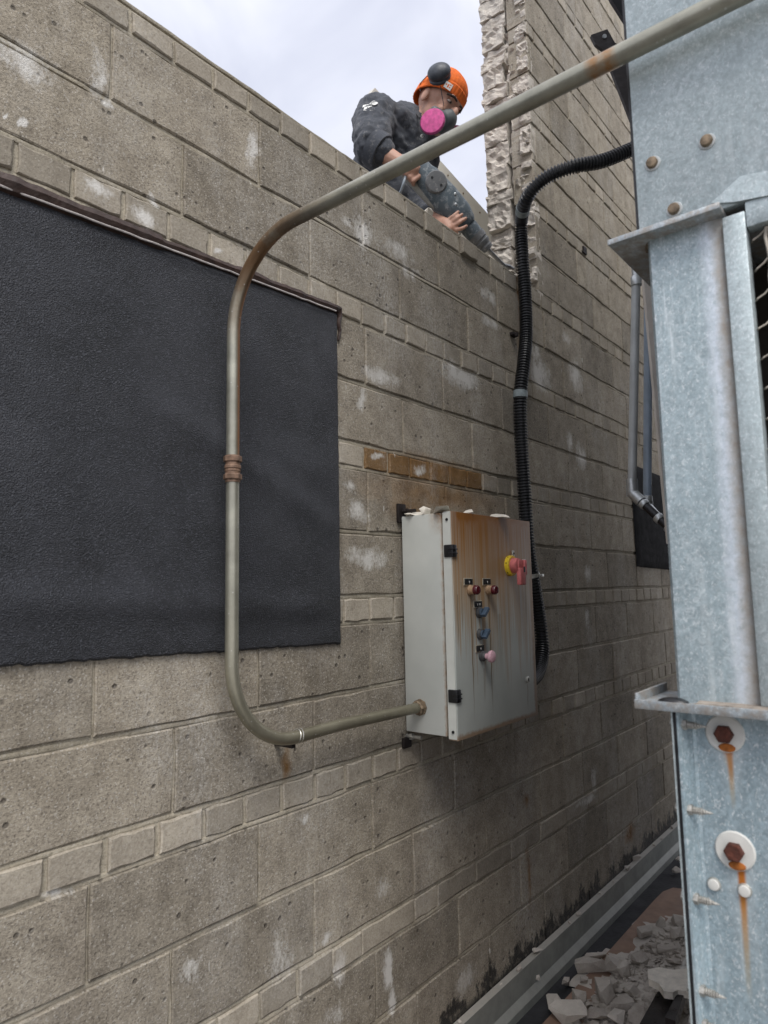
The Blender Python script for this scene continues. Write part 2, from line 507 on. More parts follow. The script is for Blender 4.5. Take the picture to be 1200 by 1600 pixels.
def galv(name, base, spang=1., white=.3, dirt=None, rust=None, metal=.35):
    def f(nb):
        p = nb.pos()
        v1 = nb.sep(nb.vor(nb.vscale(p, (1, 1, .8)), 300., 'Color'))[0]
        v2 = nb.noise(p, 140., 5, .8, .8)
        v3 = nb.noise(p, 9., 5, .65)
        t = nb.m('ADD', nb.m('MULTIPLY', v1, .22 * spang), nb.m('ADD', nb.m('MULTIPLY', v2, .55), nb.m('MULTIPLY', v3, .35)))
        c = nb.mix(nb.mr(t, .35, .95), tuple(x * .70 for x in base), tuple(min(.9, x * 1.3) for x in base))
        oxide = nb.m('MULTIPLY', nb.mr(nb.noise(p, 85., 5, .8, 1.2), .5, .62), nb.mr(nb.noise(p, 6., 3, .6), .40, .62, .15, 1.))
        c = nb.mix(nb.m('MULTIPLY', oxide, white), c, (.66, .72, .74))
        fl1 = nb.noise(nb.vscale(p, (1, 1, .7)), 210., 2, .5, 1.5)
        c = nb.mix(nb.mr(fl1, .60, .64, 0., .55 * spang), c, (.74, .78, .79))
        c = nb.mix(nb.m('MULTIPLY', nb.mr(nb.noise(p, 48., 5, .8, 1.), .52, .58), .35), c, tuple(x * .60 for x in base))
        s = nb.sep(p)
        chalk = nb.m('MULTIPLY', nb.mr(nb.noise(nb.vscale(p, (60, 60, 5)), 1., 4, .65), .52, .70), nb.mr(nb.noise(p, 7., 3, .6), .42, .62))
        c = nb.mix(nb.m('MULTIPLY', chalk, .6), c, (.70, .755, .76))
        met = metal
        if dirt:
            c, dm = dirt(nb, p, s, c)
        if rust:
            for (Yc, z0, length, w, k) in rust:
                wob = nb.m('MULTIPLY', nb.m('SUBTRACT', nb.noise(nb.vscale(p, (20, 20, 6)), 1., 3), .5), .006)
                dy = nb.m('ABSOLUTE', nb.m('SUBTRACT', nb.m('ADD', s[1], wob), Yc))
                dz = nb.m('SUBTRACT', z0, s[2])
                fade = nb.m('MULTIPLY', nb.mr(dz, 0., .004), nb.mr(dz, length, length * .15))
                wd = nb.m('MULTIPLY', w, nb.mr(dz, 0., length, 1.1, .8))
                core = nb.m('MULTIPLY', nb.mr(nb.m('DIVIDE', dy, wd), 1.2, .35), fade)
                halo = nb.m('MULTIPLY', nb.mr(nb.m('DIVIDE', dy, wd), 4.2, 1.), fade)
                c = nb.mix(nb.m('MULTIPLY', halo, .35), c, (.70, .74, .75))
                rc = nb.mix(nb.mr(dz, .01, length * .8), (.50, .15, .015), (.52, .36, .13))
                c = nb.mix(nb.m('MULTIPLY', core, k, clamp=True), c, rc)
        h = nb.m('ADD', nb.m('MULTIPLY', v2, .6), nb.m('MULTIPLY', nb.noise(p, 300., 3), .3))
        return {'Base Color': c, 'Metallic': met, 'Roughness': nb.mr(v2, .3, .7, .38, .58), 'Normal': nb.bump(h, .25, .0012)}
    return mat(name, f)
TX = .975                                       # plane of the tower front
def tY(px, py): return onX(px, py, TX)[1]
def tZ(px, py): return onX(px, py, TX)[2]
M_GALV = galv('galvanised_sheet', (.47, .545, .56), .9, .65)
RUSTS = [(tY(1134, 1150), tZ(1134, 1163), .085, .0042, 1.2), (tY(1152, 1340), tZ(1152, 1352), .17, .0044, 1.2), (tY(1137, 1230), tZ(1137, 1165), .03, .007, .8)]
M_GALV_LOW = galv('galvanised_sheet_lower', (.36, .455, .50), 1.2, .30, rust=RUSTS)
YC0, YC1 = tY(1060, 800), tY(1172, 800)
def _coldirt(nb, p, s, c):
    y = nb.m('ADD', s[1], nb.m('MULTIPLY', nb.m('SUBTRACT', nb.noise(p, 22., 5, .7), .5), .022))
    # white oxide band then brown dust towards the right-hand roll of the profile
    t = nb.mr(y, -1.030, -1.098)
    band = nb.m('MULTIPLY', nb.mr(t, .28, .48), nb.mr(t, .85, .55))
    c = nb.mix(nb.m('MULTIPLY', band, nb.mr(nb.noise(p, 120., 4, .7), .3, .6, .2, .8)), c, (.72, .77, .84))
    du = nb.mr(t, .50, .70)
    c = nb.mix(nb.m('MULTIPLY', du, nb.mr(nb.noise(p, 70., 4, .7), .25, .6, .5, .95)), c, nb.mix(nb.noise(p, 50., 4, .7), (.27, .225, .18), (.50, .455, .40)))
    # scratches
    sc = nb.noise(nb.n('ShaderNodeMapping', {'Vector': p, 'Rotation': (.55, 0, 0), 'Scale': (1, 160, 9)}).outputs[0], 1., 2, .5)
    c = nb.mix(nb.m('MULTIPLY', nb.mr(sc, .60, .70), nb.m('MULTIPLY', nb.mr(s[2], 1.55, 1.75), nb.mr(y, -1.06, -1.03, 0., .55))), c, (.70, .76, .78))
    return c, None
M_GALV_COL = galv('galvanised_column', (.39, .475, .505), 1.0, .65, dirt=_coldirt)
def _traydirt(nb, p, s, c):
    a = nb.mr(nb.noise(p, 60., 5, .75), .42, .58)
    c = nb.mix(nb.m('MULTIPLY', a, .7), c, (.33, .28, .23))
    return c, None
M_GALV_DIRTY = galv('dusty_galvanised_flange', (.45, .50, .53), .9, .6, dirt=_traydirt)
M_STEEL_DK = simple('dark_rusted_steel', (.016, .011, .010), .65, .2, .4, 25, .5, 80, .002)
M_BLACKPL = simple('black_plastic', (.012, .012, .014), .42, 0, .3, 30, .15)
M_INSIDE = simple('dark_interior', (.05, .045, .04), .9, 0, .5, 12)
M_SLAT = simple('dusty_fill_slat', (.16, .145, .13), .85, 0, .35, 20)
M_NET = simple('cream_netting', (.42, .38, .32), .85, 0, .3, 60)
M_WASHER = simple('off_white_washer', (.62, .61, .57), .55, 0, .12, 30, .2)
M_RUSTBOLT = simple('rusty_bolt', (.085, .026, .016), .85, .1, .5, 120, .8, 200, .002)
M_ZINC = simple('zinc_screw', (.55, .54, .50), .38, .7, .25, 60)
M_SCREW = simple('dull_screw', (.40, .385, .35), .45, .5, .4, 160)
M_BRASSY = simple('yellowed_bolt', (.22, .165, .11), .6, .3, .5, 90)
M_PIPEGREY = simple('grey_tube', (.48, .50, .50), .45, .1, .15, 15, .1)
M_PIPEBLUE = simple('blue_grey_tube', (.36, .44, .54), .45, .05, .15, 15, .1)
M_ALU = simple('cast_fitting', (.52, .54, .54), .38, .6, .2, 40)
M_POST = simple('beige_painted_steel', (.62, .575, .52), .6, 0, .12, 20)

def _conduit(nb):
    p = nb.pos(); s = nb.sep(p)
    a = nb.noise(p, 14., 4, .6); b = nb.noise(p, 160., 3, .7)
    c = nb.mix(nb.mr(a, .3, .7), (.27, .262, .215), (.44, .428, .350))
    # olive corrosion on the lower elbow
    lo = nb.mr(s[2], 1.5, 1.1)
    c = nb.mix(nb.m('MULTIPLY', lo, .75), c, nb.mix(a, (.17, .15, .095), (.33, .30, .215)))
    # rusty streak down the right flank of the riser between coupling and bend
    side = nb.mr(nb.m('ADD', s[0], nb.m('MULTIPLY', nb.noise(nb.vscale(p, (1, 1, 9)), 1., 3), .006)), .940, .948)
    zone = nb.m('MULTIPLY', nb.mr(s[2], 1.68, 1.76), nb.mr(s[2], 2.34, 2.24))
    zone = nb.m('MULTIPLY', zone, nb.mr(s[1], -.34, -.22))
    c = nb.mix(nb.m('MULTIPLY', nb.m('MULTIPLY', side, zone), 1.), c, nb.mix(a, (.30, .13, .04), (.20, .085, .03)))
    bend = nb.m('MULTIPLY', nb.mr(s[2], 2.0, 2.17), nb.mr(s[1], -.42, -.2))
    c = nb.mix(nb.m('MULTIPLY', bend, nb.mr(nb.noise(p, 22., 4, .6), .3, .5, .45, .95)), c, (.19, .105, .05))
    # two rusty rings on the horizontal run
    for yc in (tYring):
        r = nb.mr(nb.m('ABSOLUTE', nb.m('SUBTRACT', s[1], yc)), .016, .003)
        c = nb.mix(nb.m('MULTIPLY', r, nb.mr(nb.noise(p, 50., 4, .7), .3, .6, .15, .9)), c, (.36, .18, .065))
    spots = nb.mr(nb.vor(p, 60., 'Distance'), .12, .07)
    c = nb.mix(nb.m('MULTIPLY', spots, .7), c, (.58, .56, .52))
    return {'Base Color': c, 'Metallic': .6, 'Roughness': nb.mr(b, .3, .7, .30, .46), 'Normal': nb.bump(b, .2, .0006)}
PIPE_X = .940
tYring = [onX(930, 98, PIPE_X)[1], onX(952, 88, PIPE_X)[1]]
M_CONDUIT = mat('weathered_conduit', _conduit)
M_COUPL = simple('rusty_coupling', (.20, .125, .085), .6, .3, .4, 60, .4, 150)
def _flex(nb):
    p = nb.pos()
    a = nb.noise(p, 20., 4, .6)
    c = nb.mix(nb.mr(a, .4, .75), (.018, .019, .021), (.045, .045, .047))
    return {'Base Color': c, 'Roughness': .36, 'Specular IOR Level': .5}
M_FLEX = mat('black_corrugated_plastic', _flex)
M_TAPE = simple('grey_tape', (.24, .28, .29), .55, 0, .25, 60)

def _cabinet(nb):
    p = nb.pos(); s = nb.sep(p)
    a = nb.noise(p, 7., 4, .55)
    c = nb.mix(nb.mr(a, .3, .7), (.47, .485, .45), (.55, .56, .52))
    # rust on the front lip of the body
    lip = nb.mr(nb.m('ADD', s[1], nb.m('MULTIPLY', nb.noise(p, 60., 5, .75), .018)), -.142, -.154)
    top = nb.m('MULTIPLY', nb.mr(s[2], 1.60, 1.665), nb.mr(s[1], -.110, -.150))
    c = nb.mix(nb.m('MULTIPLY', nb.m('MAXIMUM', lip, top), nb.mr(nb.noise(p, 40., 5, .75), .35, .6, .25, .95)), c, (.30, .145, .045))
    return {'Base Color': c, 'Roughness': .48, 'Specular IOR Level': .45, 'Normal': nb.bump(nb.noise(p, 200., 2), .08, .0005)}
M_CAB = mat('grey_cabinet_paint', _cabinet)
DY = -.195                                      # door front plane
def dX(px, py): return onY(px, py, DY)[0]
def dZ(px, py): return onY(px, py, DY)[2]
def _door(nb):
    p = nb.pos(); s = nb.sep(p)
    a = nb.noise(p, 7., 4, .55)
    c = nb.mix(nb.mr(a, .3, .7), (.43, .455, .425), (.51, .53, .495))
    front = nb.mr(s[1], DY + .006, DY + .002)
    # rust running down from the top edge in many thin streaks
    st = nb.noise(nb.vscale(p, (150, 150, 1.6)), 1., 3, .65)
    st2 = nb.noise(nb.vscale(p, (45, 45, 2.0)), 1., 3, .6)
    h = nb.m('SUBTRACT', 1.668, s[2])
    reach = nb.m('ADD', .19, nb.m('MULTIPLY', nb.mr(nb.m('ADD', nb.m('MULTIPLY', st, .55), nb.m('MULTIPLY', st2, .5)),   .34, .70), .36))
    k = nb.mr(nb.m('DIVIDE', h, reach), 1.1, .12)
    k = nb.m('MULTIPLY', k, nb.mr(s[0], 1.62, 1.66, .55, 1.))
    k = nb.m('POWER', k, .5)
    k = nb.m('MULTIPLY', k, nb.mr(st, .30, .62, .78, 1.))
    k = nb.m('MAXIMUM', k, nb.m('MULTIPLY', nb.mr(nb.m('ADD', h, nb.m('MULTIPLY', nb.noise(p, 16., 4, .7), .08)), .21, .05), nb.mr(s[0], 1.63, 1.66, .4, 1.)))
    rc = nb.mix(nb.mr(nb.m('ADD', h, nb.m('MULTIPLY', st, .12)), .05, .28), (.19, .070, .009), (.34, .165, .032))
    c = nb.mix(nb.m('MULTIPLY', k, front), c, rc)
    # single runs under the lamps and the switch
    for (px, z0, z1, w, kk) in ((739, 930, 1130, .0020, .9), (767, 930, 1120, .0022, .95), (822, 905, 985, .005, .5), (716, 930, 1020, .0018, .7), (722, 910, 1010, .0015, .6),
                                (757, 1045, 1100, .004, .35), (782, 960, 1060, .010, .25), (825, 1070, 1110, .0014, .8), (793, 905, 1000, .012, .2), (708, 960, 1140, .0012, .45), (750, 930, 1010, .0016, .5)):
        X0 = dX(px, (z0 + z1) / 2); Z0, Z1 = dZ(px, z0), dZ(px, z1)
        wob = nb.m('MULTIPLY', nb.m('SUBTRACT', nb.noise(nb.vscale(p, (3, 3, 14), (px, 0, 0)), 1., 2), .5), .012)
        dx = nb.m('ABSOLUTE', nb.m('SUBTRACT', nb.m('ADD', s[0], wob), X0))
        q = nb.m('MULTIPLY', nb.mr(dx, w * 1.7, w * .5), nb.m('MULTIPLY', nb.mr(s[2], Z1, Z1 + (Z0 - Z1) * .4), nb.mr(s[2], Z0 + .004, Z0)))
        c = nb.mix(nb.m('MULTIPLY', nb.m('MULTIPLY', q, kk), front), c, (.16, .10, .035))
    edge = nb.mr(nb.m('ADD', s[0], nb.m('MULTIPLY', nb.noise(p, 50., 4, .7), .02)), 2.098, 2.108)
    edge2 = nb.mr(nb.m('SUBTRACT', s[2], nb.m('MULTIPLY', nb.noise(p, 50., 4, .7), .02)), 1.034, 1.024)
    c = nb.mix(nb.m('MULTIPLY', nb.m('MAXIMUM', edge, edge2), .75), c, (.26, .13, .045))
    return {'Base Color': c, 'Roughness': .5, 'Specular IOR Level': .4, 'Normal': nb.bump(nb.noise(p, 200., 2), .08, .0005)}
M_DOOR = mat('rust_streaked_door_paint', _door)
M_DOOREDGE = simple('pale_door_edge', (.62, .63, .58), .5, 0, .08, 12, .05)
M_PLATE = simple('black_legend_plate', (.012, .012, .012), .35, 0, .2)
M_PLATEEDGE = simple('legend_frame', (.48, .43, .33), .5, .2, .3, 80)
M_MARK = simple('legend_mark', (.75, .75, .72), .5, 0, .05)
M_LENS = simple('dark_red_lens', (.085, .008, .012), .22, 0, .2, 60)
M_BEZEL = simple('tan_bezel', (.42, .28, .17), .5, .3, .3, 60)
M_KNOB = simple('blue_grey_knob', (.055, .085, .125), .5, 0, .3, 60)
M_KNOBB = simple('dark_switch_base', (.07, .07, .07), .5, 0, .3, 60)
M_PINK = simple('faded_pink_button', (.66, .40, .45), .65, 0, .12, 90)
M_YELLOW = simple('yellow_switch_ring', (.78, .56, .03), .45, 0, .12, 50)
M_REDH = simple('faded_red_handle', (.56, .155, .15), .6, 0, .25, 60)
M_WHITEPL = simple('chalky_white_plaster', (.74, .69, .60), .9, 0, .15, 40, .6, 90, .004)

M_GROUND = simple('black_roof_membrane', (.022, .022, .024), .8, 0, .35, 8, .5, 60, .003)
M_GRAVEL = simple('grey_roof_gravel', (.34, .325, .30), .95, 0, .35, 30, .8, 60, .006)
M_BROWNSH = simple('brown_sheet', (.27, .175, .125), .7, 0, .18, 14, .3, 90, .001)
def _chan(nb):
    p = nb.pos(); s = nb.sep(p)
    a = nb.noise(p, 12., 5, .65)
    c = nb.mix(nb.mr(a, .3, .7), (.24, .25, .23), (.36, .37, .34))
    nrm = nb.sep(nb.n('ShaderNodeNewGeometry').outputs['True Normal'])
    d = nb.m('MULTIPLY', nb.mr(nrm[2], .4, .8), nb.mr(nb.noise(p, 30., 5, .7), .25, .55, .45, .95))
    c = nb.mix(d, c, (.46, .43, .38))
    return {'Base Color': c, 'Metallic': .15, 'Roughness': .6, 'Normal': nb.bump(nb.noise(p, 200., 3), .15, .0008)}
M_CHAN = mat('dusty_galvanised_channel', _chan)
M_IRON = simple('black_paint_chipped_iron', (.025, .022, .022), .35, .3, .5, 30)

def speckled(name, base, sp, thr=.62, scale=45, rough=.8, bump=.5):
    def f(nb):
        p = nb.pos()
        a = nb.noise(p, 10., 4, .6); b = nb.noise(p, scale, 5, .75)
        c = nb.mix(nb.mr(a, .3, .7), tuple(x * .75 for x in base), tuple(x * 1.25 for x in base))
        c = nb.mix(nb.mr(b, thr, thr + .14, 0., .7), c, sp)
        w = nb.n('ShaderNodeTexWave', {'Vector': p, 'Scale': 260., 'Distortion': 1.}).outputs['Fac']
        return {'Base Color': c, 'Roughness': rough, 'Specular IOR Level': .25, 'Sheen Weight': .15,
                'Normal': nb.bump(nb.m('ADD', nb.noise(p, 26., 4, .6), nb.m('MULTIPLY', w, .05)), bump, .012)}
    return mat(name, f)
M_JACKET = speckled('dusty_navy_cotton', (.058, .064, .078), (.26, .255, .25), .56, 38)
M_TROUSER = speckled('black_cotton', (.014, .015, .019), (.05, .05, .05), .62, 30)
M_BEANIE = simple('orange_knit', (.80, .155, .018), .85, 0, .15, 60, .6, 500, .002)
def _skin(nb):
    p = nb.pos()
    a = nb.noise(p, 30., 4, .6)
    c = nb.mix(nb.mr(a, .3, .7), (.44, .235, .165), (.56, .325, .235))
    c = nb.mix(nb.mr(nb.noise(p, 60., 4, .7), .52, .70, 0., .45), c, (.30, .15, .11))
    c = nb.mix(nb.mr(nb.noise(p, 120., 4, .7), .58, .72, 0., .5), c, (.55, .47, .41))
    return {'Base Color': c, 'Roughness': .55, 'Normal': nb.bump(nb.noise(p, 300., 2), .15, .0008)}
M_SKIN = mat('dusty_skin', _skin)
M_MASK = simple('grey_rubber_mask', (.10, .11, .115), .55, 0, .2, 40)
M_FILTER = simple('magenta_filter', (.62, .09, .29), .7, 0, .22, 70, .4, 160, .002)
M_MUFF = simple('dark_ear_cup', (.045, .052, .065), .5, 0, .4, 30)
M_HAIR = simple('dark_hair', (.03, .02, .015), .7)
M_EYE = simple('eye_white', (.34, .29, .26), .3, 0, .05)
M_HAMMER = speckled('dusty_blue_tool_housing', (.095, .120, .138), (.38, .40, .41), .50, 42, .6, .12)
M_HAMGREY = speckled('grey_tool_metal', (.15, .155, .16), (.34, .33, .32), .55, 60, .5, .15)
M_HAMPALE = speckled('pale_tool_grip', (.30, .30, .28), (.46, .44, .40), .55, 60, .7, .15)
M_STEEL = simple('chisel_steel', (.36, .36, .36), .35, .8, .2, 40)
M_CORD = simple('grey_power_cord', (.30, .34, .38), .5, 0, .1)
M_BOARD = simple('cream_board', (.60, .58, .52), .6, 0, .06, 8, .1)

# ================================================================== SETTING
g = MB(); g.box((-40, -60, -.2), (60, 0.2, -.004))
struct('roof_deck', g, M_GRAVEL)
g = MB(); g.box((-8, -.98, -.003), (9, .004, 0))
struct('roof_membrane', g, M_GROUND)
REAR_Z = 2.02
g = MB(); g.box((-20, .245, -.1), (2.9, 12, REAR_Z))
struct('rear_roof', g, M_GROUND)

# ---------------------------------------------------------------- block wall
TH = .235
XB = 2.672                                      # where the tall part has been broken off
XL, XR = .12, 4.62
def U(v): return ZW + v * SC                    # course height (top of low wall = 0)
wall = thing('block_wall', 'grey concrete block wall with pale brick bands, left part broken down to a low top', 'wall', (2.4, .1, 0))
JT = .0085
ROUGH = {}
def block_mesh(w, h, d, key, nper=4, jit=.0020, bev=.0024):
    """front face looks to -Y; perimeter jittered, rounded arris"""
    rng = random.Random(key)
    per = []
    nx = 6 if w > .2 else 4; nzp = 3
    for i in range(nx): per.append((-w / 2 + w * i / nx, -h / 2))
    for i in range(nzp): per.append((w / 2, -h / 2 + h * i / nzp))
    for i in range(nx): per.append((w / 2 - w * i / nx, h / 2))
    for i in range(nzp): per.append((-w / 2, h / 2 - h * i / nzp))
    n = len(per)
    vs = []
    out = []
    for (x, z) in per:
        out.append((x + rng.uniform(-jit, jit), z + rng.uniform(-jit, jit)))
    for (x, z) in out:                                    # inner ring (front plane)
        k = bev * rng.uniform(.5, 1.9)
        sx = max(0, 1 - 2 * k / w); sz = max(0, 1 - 2 * k / h)
        vs.append((x * sx, rng.uniform(-.0008, .0008), z * sz))
    for (x, z) in out: vs.append((x, bev * rng.uniform(.8, 1.5), z))
    for (x, z) in out: vs.append((x, d, z))
    fs = [tuple(range(n))]
    for a in (0, n):
        for i in range(n):
            j = (i + 1) % n
            fs.append((a + i, a + n + i, a + n + j, a + j))
    me = bpy.data.meshes.new('block')
    me.from_pydata(vs, [], fs)
    bm = bmesh.new(); bm.from_mesh(me)
    bmesh.ops.recalc_face_normals(bm, faces=bm.faces[:])
    for f in bm.faces: f.smooth = True
    for e in bm.edges:
        if len(e.link_faces) == 2 and e.calc_face_angle(0) > math.radians(16): e.smooth = False
    bm.to_mesh(me); bm.free()
    return me
BLOCKS = {}
def put_block(name, x0, x1, z0, z1, m, proud=0., d=.10):
    w = x1 - x0 - JT; h = z1 - z0 - JT
    if w < .02 or h < .02: return
    kk = (round(w, 2), round(h, 2), random.randrange(10), m.name)
    if kk not in BLOCKS:
        me = block_mesh(kk[0], kk[1], d, str(kk)); me.materials.append(m); me.name = name
        BLOCKS[kk] = me
    o = bpy.data.objects.new(name, BLOCKS[kk])
    o.parent = wall
    o.location = Vector(((x0 + x1) / 2, -proud + random.uniform(-.0015, .0015), (z0 + z1) / 2)) - wall.location
    o.rotation_euler = (random.uniform(-.004, .004), random.uniform(-.004, .004), random.uniform(-.003, .003))
    COL.objects.link(o)
    return o
PATCH = (-.4, 1.355, 1.345, 2.185)               # hidden behind the black panel
def hidden(x0, x1, z0, z1):
    return x0 >= PATCH[0] and x1 <= PATCH[1] and z0 >= PATCH[2] and z1 <= PATCH[3]
def cells(phase, step, lo, hi):
    k = math.ceil((lo - phase) / step - 1e-6)
    xs = [phase + step * i for i in range(k, k + 200) if phase + step * i < hi]
    return [lo] + xs + [hi]
beds = []
ODD, EVEN = .774, .978
for k in range(-5, 6):
    zt, zb, zm, ze = U(-(.5 * k + .009)), U(-(.5 * k + .091)), U(-(.5 * k + .3)), U(-(.5 * k + .509))
    tall = k < 0
    lo = XB if tall else XL
    beds += [(zt, lo), (zb, lo), (zm, lo)]
    # band of small bricks
    ph, st = {0: (.82, .1255), 1: (.69, .1246), 2: (1.69, .1252), 3: (1.58, .1247), 4: (.68, .1281)}.get(k, (.72 + .03 * k, .1252))
    if k == 5:
        xs = [u * SC for u in (-.03, .23, .36, .62, .75, .98, 1.11, 1.24, 1.38, 1.51, 1.64, 1.91, 2.04, 2.29, 2.56, 2.69, 2.82, 3.08, 3.34, 3.47, 3.73, 3.86, 4.12, 4.38, 4.51, 4.77, 5.03)]
        xs = [x for x in xs if lo < x < XR]
        xs = [lo] + xs + [XR]
    else:
        xs = cells(ph * SC, st * SC, lo, XR)
    for a, b in zip(xs, xs[1:]):
        if hidden(a, b, zb, zt): continue
        zt2 = zt
        proud = random.uniform(0, .0025)
        if k == 0 and b < XB - .01:
            zt2 = zt + random.uniform(-.005, .003) - (.012 if a < 1.1 else 0)
            if 2.03 < (a + b) / 2 < 2.14: proud = .014
        bm_ = M_BRICK_BROWN if k == 2 and 1.68 * SC < (a + b) / 2 < 2.50 * SC else M_BRICK
        put_block('brick', a, b, zb, zt2, bm_, proud)
    # two courses of blocks
    for (za, zc, ph) in ((zm, zb, ODD), (ze, zm, EVEN)):
        if k == 5 and za < U(-3.0): za = max(za, .10)
        xs = cells(ph * SC, .464 * SC, lo, XR)
        for a, b in zip(xs, xs[1:]):
            if hidden(a, b, za, zc): continue
            put_block('concrete_block', a, b, za, zc, M_BLOCK, random.uniform(-.001, .001))
# mortar core behind the faces and the tooled beds in front of it
g = MB()
g.box((XL + .002, .0055, .002), (5.2, TH - .004, U(-.02)))
part('mortar_core', g, M_MORTAR, wall)
g = MB()
g.box((XB + .075, .0055, U(-.0195)), (5.2, TH - .004, U(2.62)))
part('mortar_core', g, M_MORTAR, wall)
for (z, lo) in beds:
    if z > U(2.6): continue
    g = MB()
    n = int((XR - lo) / .016)
    vs = []; fs = []
    for i in range(n + 1):
        x = lo + .004 + (XR - lo - .008) * i / n
        slump = nz(x * 5.1, z * 7) * .5 + nz(x * 24, z * 3) * .4
        y = .0040 - .0032 * slump - (.0018 if nz(x * 2.2, z * 9) > .15 else 0)
        hh = JT * .5 + .0012 + .0028 * max(0, nz(x * 9, z * 5 + 3))
        dz = .0016 * nz(x * 7, z * 4)
        vs += [(x, .012, z + hh + dz), (x, y + .0008, z + hh * .75 + dz), (x, y - .0006, z + dz - hh * .1), (x, y + .0004, z - hh * .8 + dz), (x, .012, z - hh + dz)]
    for i in range(n):
        for j in range(4):
            fs.append((i * 5 + j, (i + 1) * 5 + j, (i + 1) * 5 + j + 1, i * 5 + j + 1))
    g.add(vs, fs)
    part('mortar_bed', g, M_MORTAR, wall, smooth=True)

# the broken end of the tall part: torn brick ends, back leaf and front leaf
def rough_box(a, b, n=4, amp=.008, seed=0, face_amp=None):
    (x0, y0, z0), (x1, y1, z1) = a, b
    bm = bmesh.new()
    bmesh.ops.create_cube(bm, size=1)
    bmesh.ops.subdivide_edges(bm, edges=bm.edges[:], cuts=n + 2, use_grid_fill=True)
    for v in bm.verts:
        c = v.co
        p = Vector(((x0 + x1) / 2 + c.x * (x1 - x0), (y0 + y1) / 2 + c.y * (y1 - y0), (z0 + z1) / 2 + c.z * (z1 - z0)))
        q = p * 26 + Vector((seed * 3.7, seed, 0))
        d = (mnoise.noise_vector(q) + mnoise.noise_vector(q * 2.7) * .6) * amp * .45
        if c.x < -.49:                                    # torn end towards the camera
            e = p + mnoise.noise_vector(p * 21) * .012
            st_ = mnoise.cell(e * 34 + Vector((seed * 5.1, 0, 0))) * amp * 1.5
            d.x += st_ + (mnoise.noise(p * 15 + Vector((seed * 5.1, 0, 0))) + .5 * mnoise.noise(p * 60)) * amp * 1.3
        v.co = p + d
    g = MB(); g.bm(bm)
    return g
rng = random.Random(11)
z = U(-.08); i = 0
while z < U(2.5):                                         # back leaf: stacked torn bricks
    h = rng.choice([.055, .06, .068, .095, .12])
    x0 = XB + rng.choice([-.006, .0, .006, .012, .028]) + (.0 if z > 3. else -.02)
    y0 = .118 + rng.uniform(-.010, .012)
    g = rough_box((x0, y0, z + .003), (XB + .22, TH + rng.uniform(-.004, .008), z + h - .001), 4, .0055, i)
    part('broken_brick', g, M_BROKEN, wall)
    z += h; i += 1
z = U(.01); i = 50
while z < U(2.5):                                         # front leaf: recessed, hollow and torn
    h = rng.choice([.07, .11, .16, .18])
    rec = rng.choice([.0, .028, .055, .04])
    g = rough_box((XB + .012 + rec, .012, z + .002), (XB + .20, .112, z + h - .002), 4, .006 if rec > .03 else .012, i)
    part('broken_block', g, M_BROKEN, wall)
    if rng.random() < .75:
        c = (XB + rng.uniform(.0, .03), rng.uniform(.03, .10), z + rng.uniform(0, h))
        s = rng.uniform(.02, .04)
        g = rough_box((c[0] - s * .5, c[1] - s, c[2] - s), (c[0] + s * 2, c[1] + s * .8, c[2] + s), 3, .012, i + 7)
        part('mortar_lump', g, M_BROKEN, wall)
    z += h; i += 1
# ragged crust along the front arris
for j in range(26):
    zz = U(-.02) + j * .085 + rng.uniform(-.02, .02)
    s = rng.uniform(.014, .034)
    g = rough_box((XB - .004 + rng.uniform(-.01, .008), .001, zz - s), (XB + .05, .05, zz + s * 1.2), 3, .007, j + 200)
    part('mortar_lump', g, M_BROKEN, wall)
# low broken toe where the chisel works
for j in range(9):
    s = rng.uniform(.016, .04)
    c = (XB - .05 + rng.uniform(-.07, .05), rng.uniform(.03, .2), U(-.012) + s * .3)
    g = rough_box((c[0] - s, c[1] - s, c[2] - s), (c[0] + s, c[1] + s, c[2] + s * .9), 3, .012, j + 300)
    part('mortar_lump', g, M_BROKEN, wall)

# ---------------------------------------------------------------- black coated panels
def panel(name, label, x0, x1, zb, zt, nx, nzz, bulge, seed, th=.012, ragged=.006, m=M_BLACK):
    t = thing(name, label, 'panel', ((x0 + x1) / 2, 0, zb(x0)))
    vs = []; fs = []
    for i in range(nx + 1):
        for j in range(nzz + 1):
            u, v = i / nx, j / nzz
            x = x0 + (x1 - x0) * u; b, tt = zb(x), zt(x)
            z = b + (tt - b) * v
            y = -th - bulge(x, z)
            if i in (0, nx) or j in (0, nzz):
                y = -.004
                if j == 0: z += ragged * (nz(x * 26, seed) + .6 * nz(x * 70, seed)) - .002
                if i == nx: x += ragged * .35 * nz(z * 30, seed)
            elif i in (1, nx - 1) or j in (1, nzz - 1):
                y = min(y, -.006) * .8
                if j == 1: z = b + (tt - b) / nzz * .25 + ragged * (nz(x * 26, seed) + .6 * nz(x * 70, seed))
                if i == nx - 1: x = x1 - .004 + ragged * .35 * nz(z * 30, seed)
            vs.append((x, y, z))
    for i in range(nx):
        for j in range(nzz):
            a = i * (nzz + 1) + j
            fs.append((a, a + nzz + 1, a + nzz + 2, a + 1))
    n0 = len(vs)
    bw = [0, nx * (nzz + 1), nx * (nzz + 1) + nzz, nzz]
    for k in bw: vs.append((vs[k][0], -.0005, vs[k][2]))
    g = MB(); g.add(vs, fs)
    part('coated_sheet', g, m, t, smooth=True)
    return t
def pzb(x): return 1.345 - .027 * x
def pzt(x): return 2.170 + .0465 * x
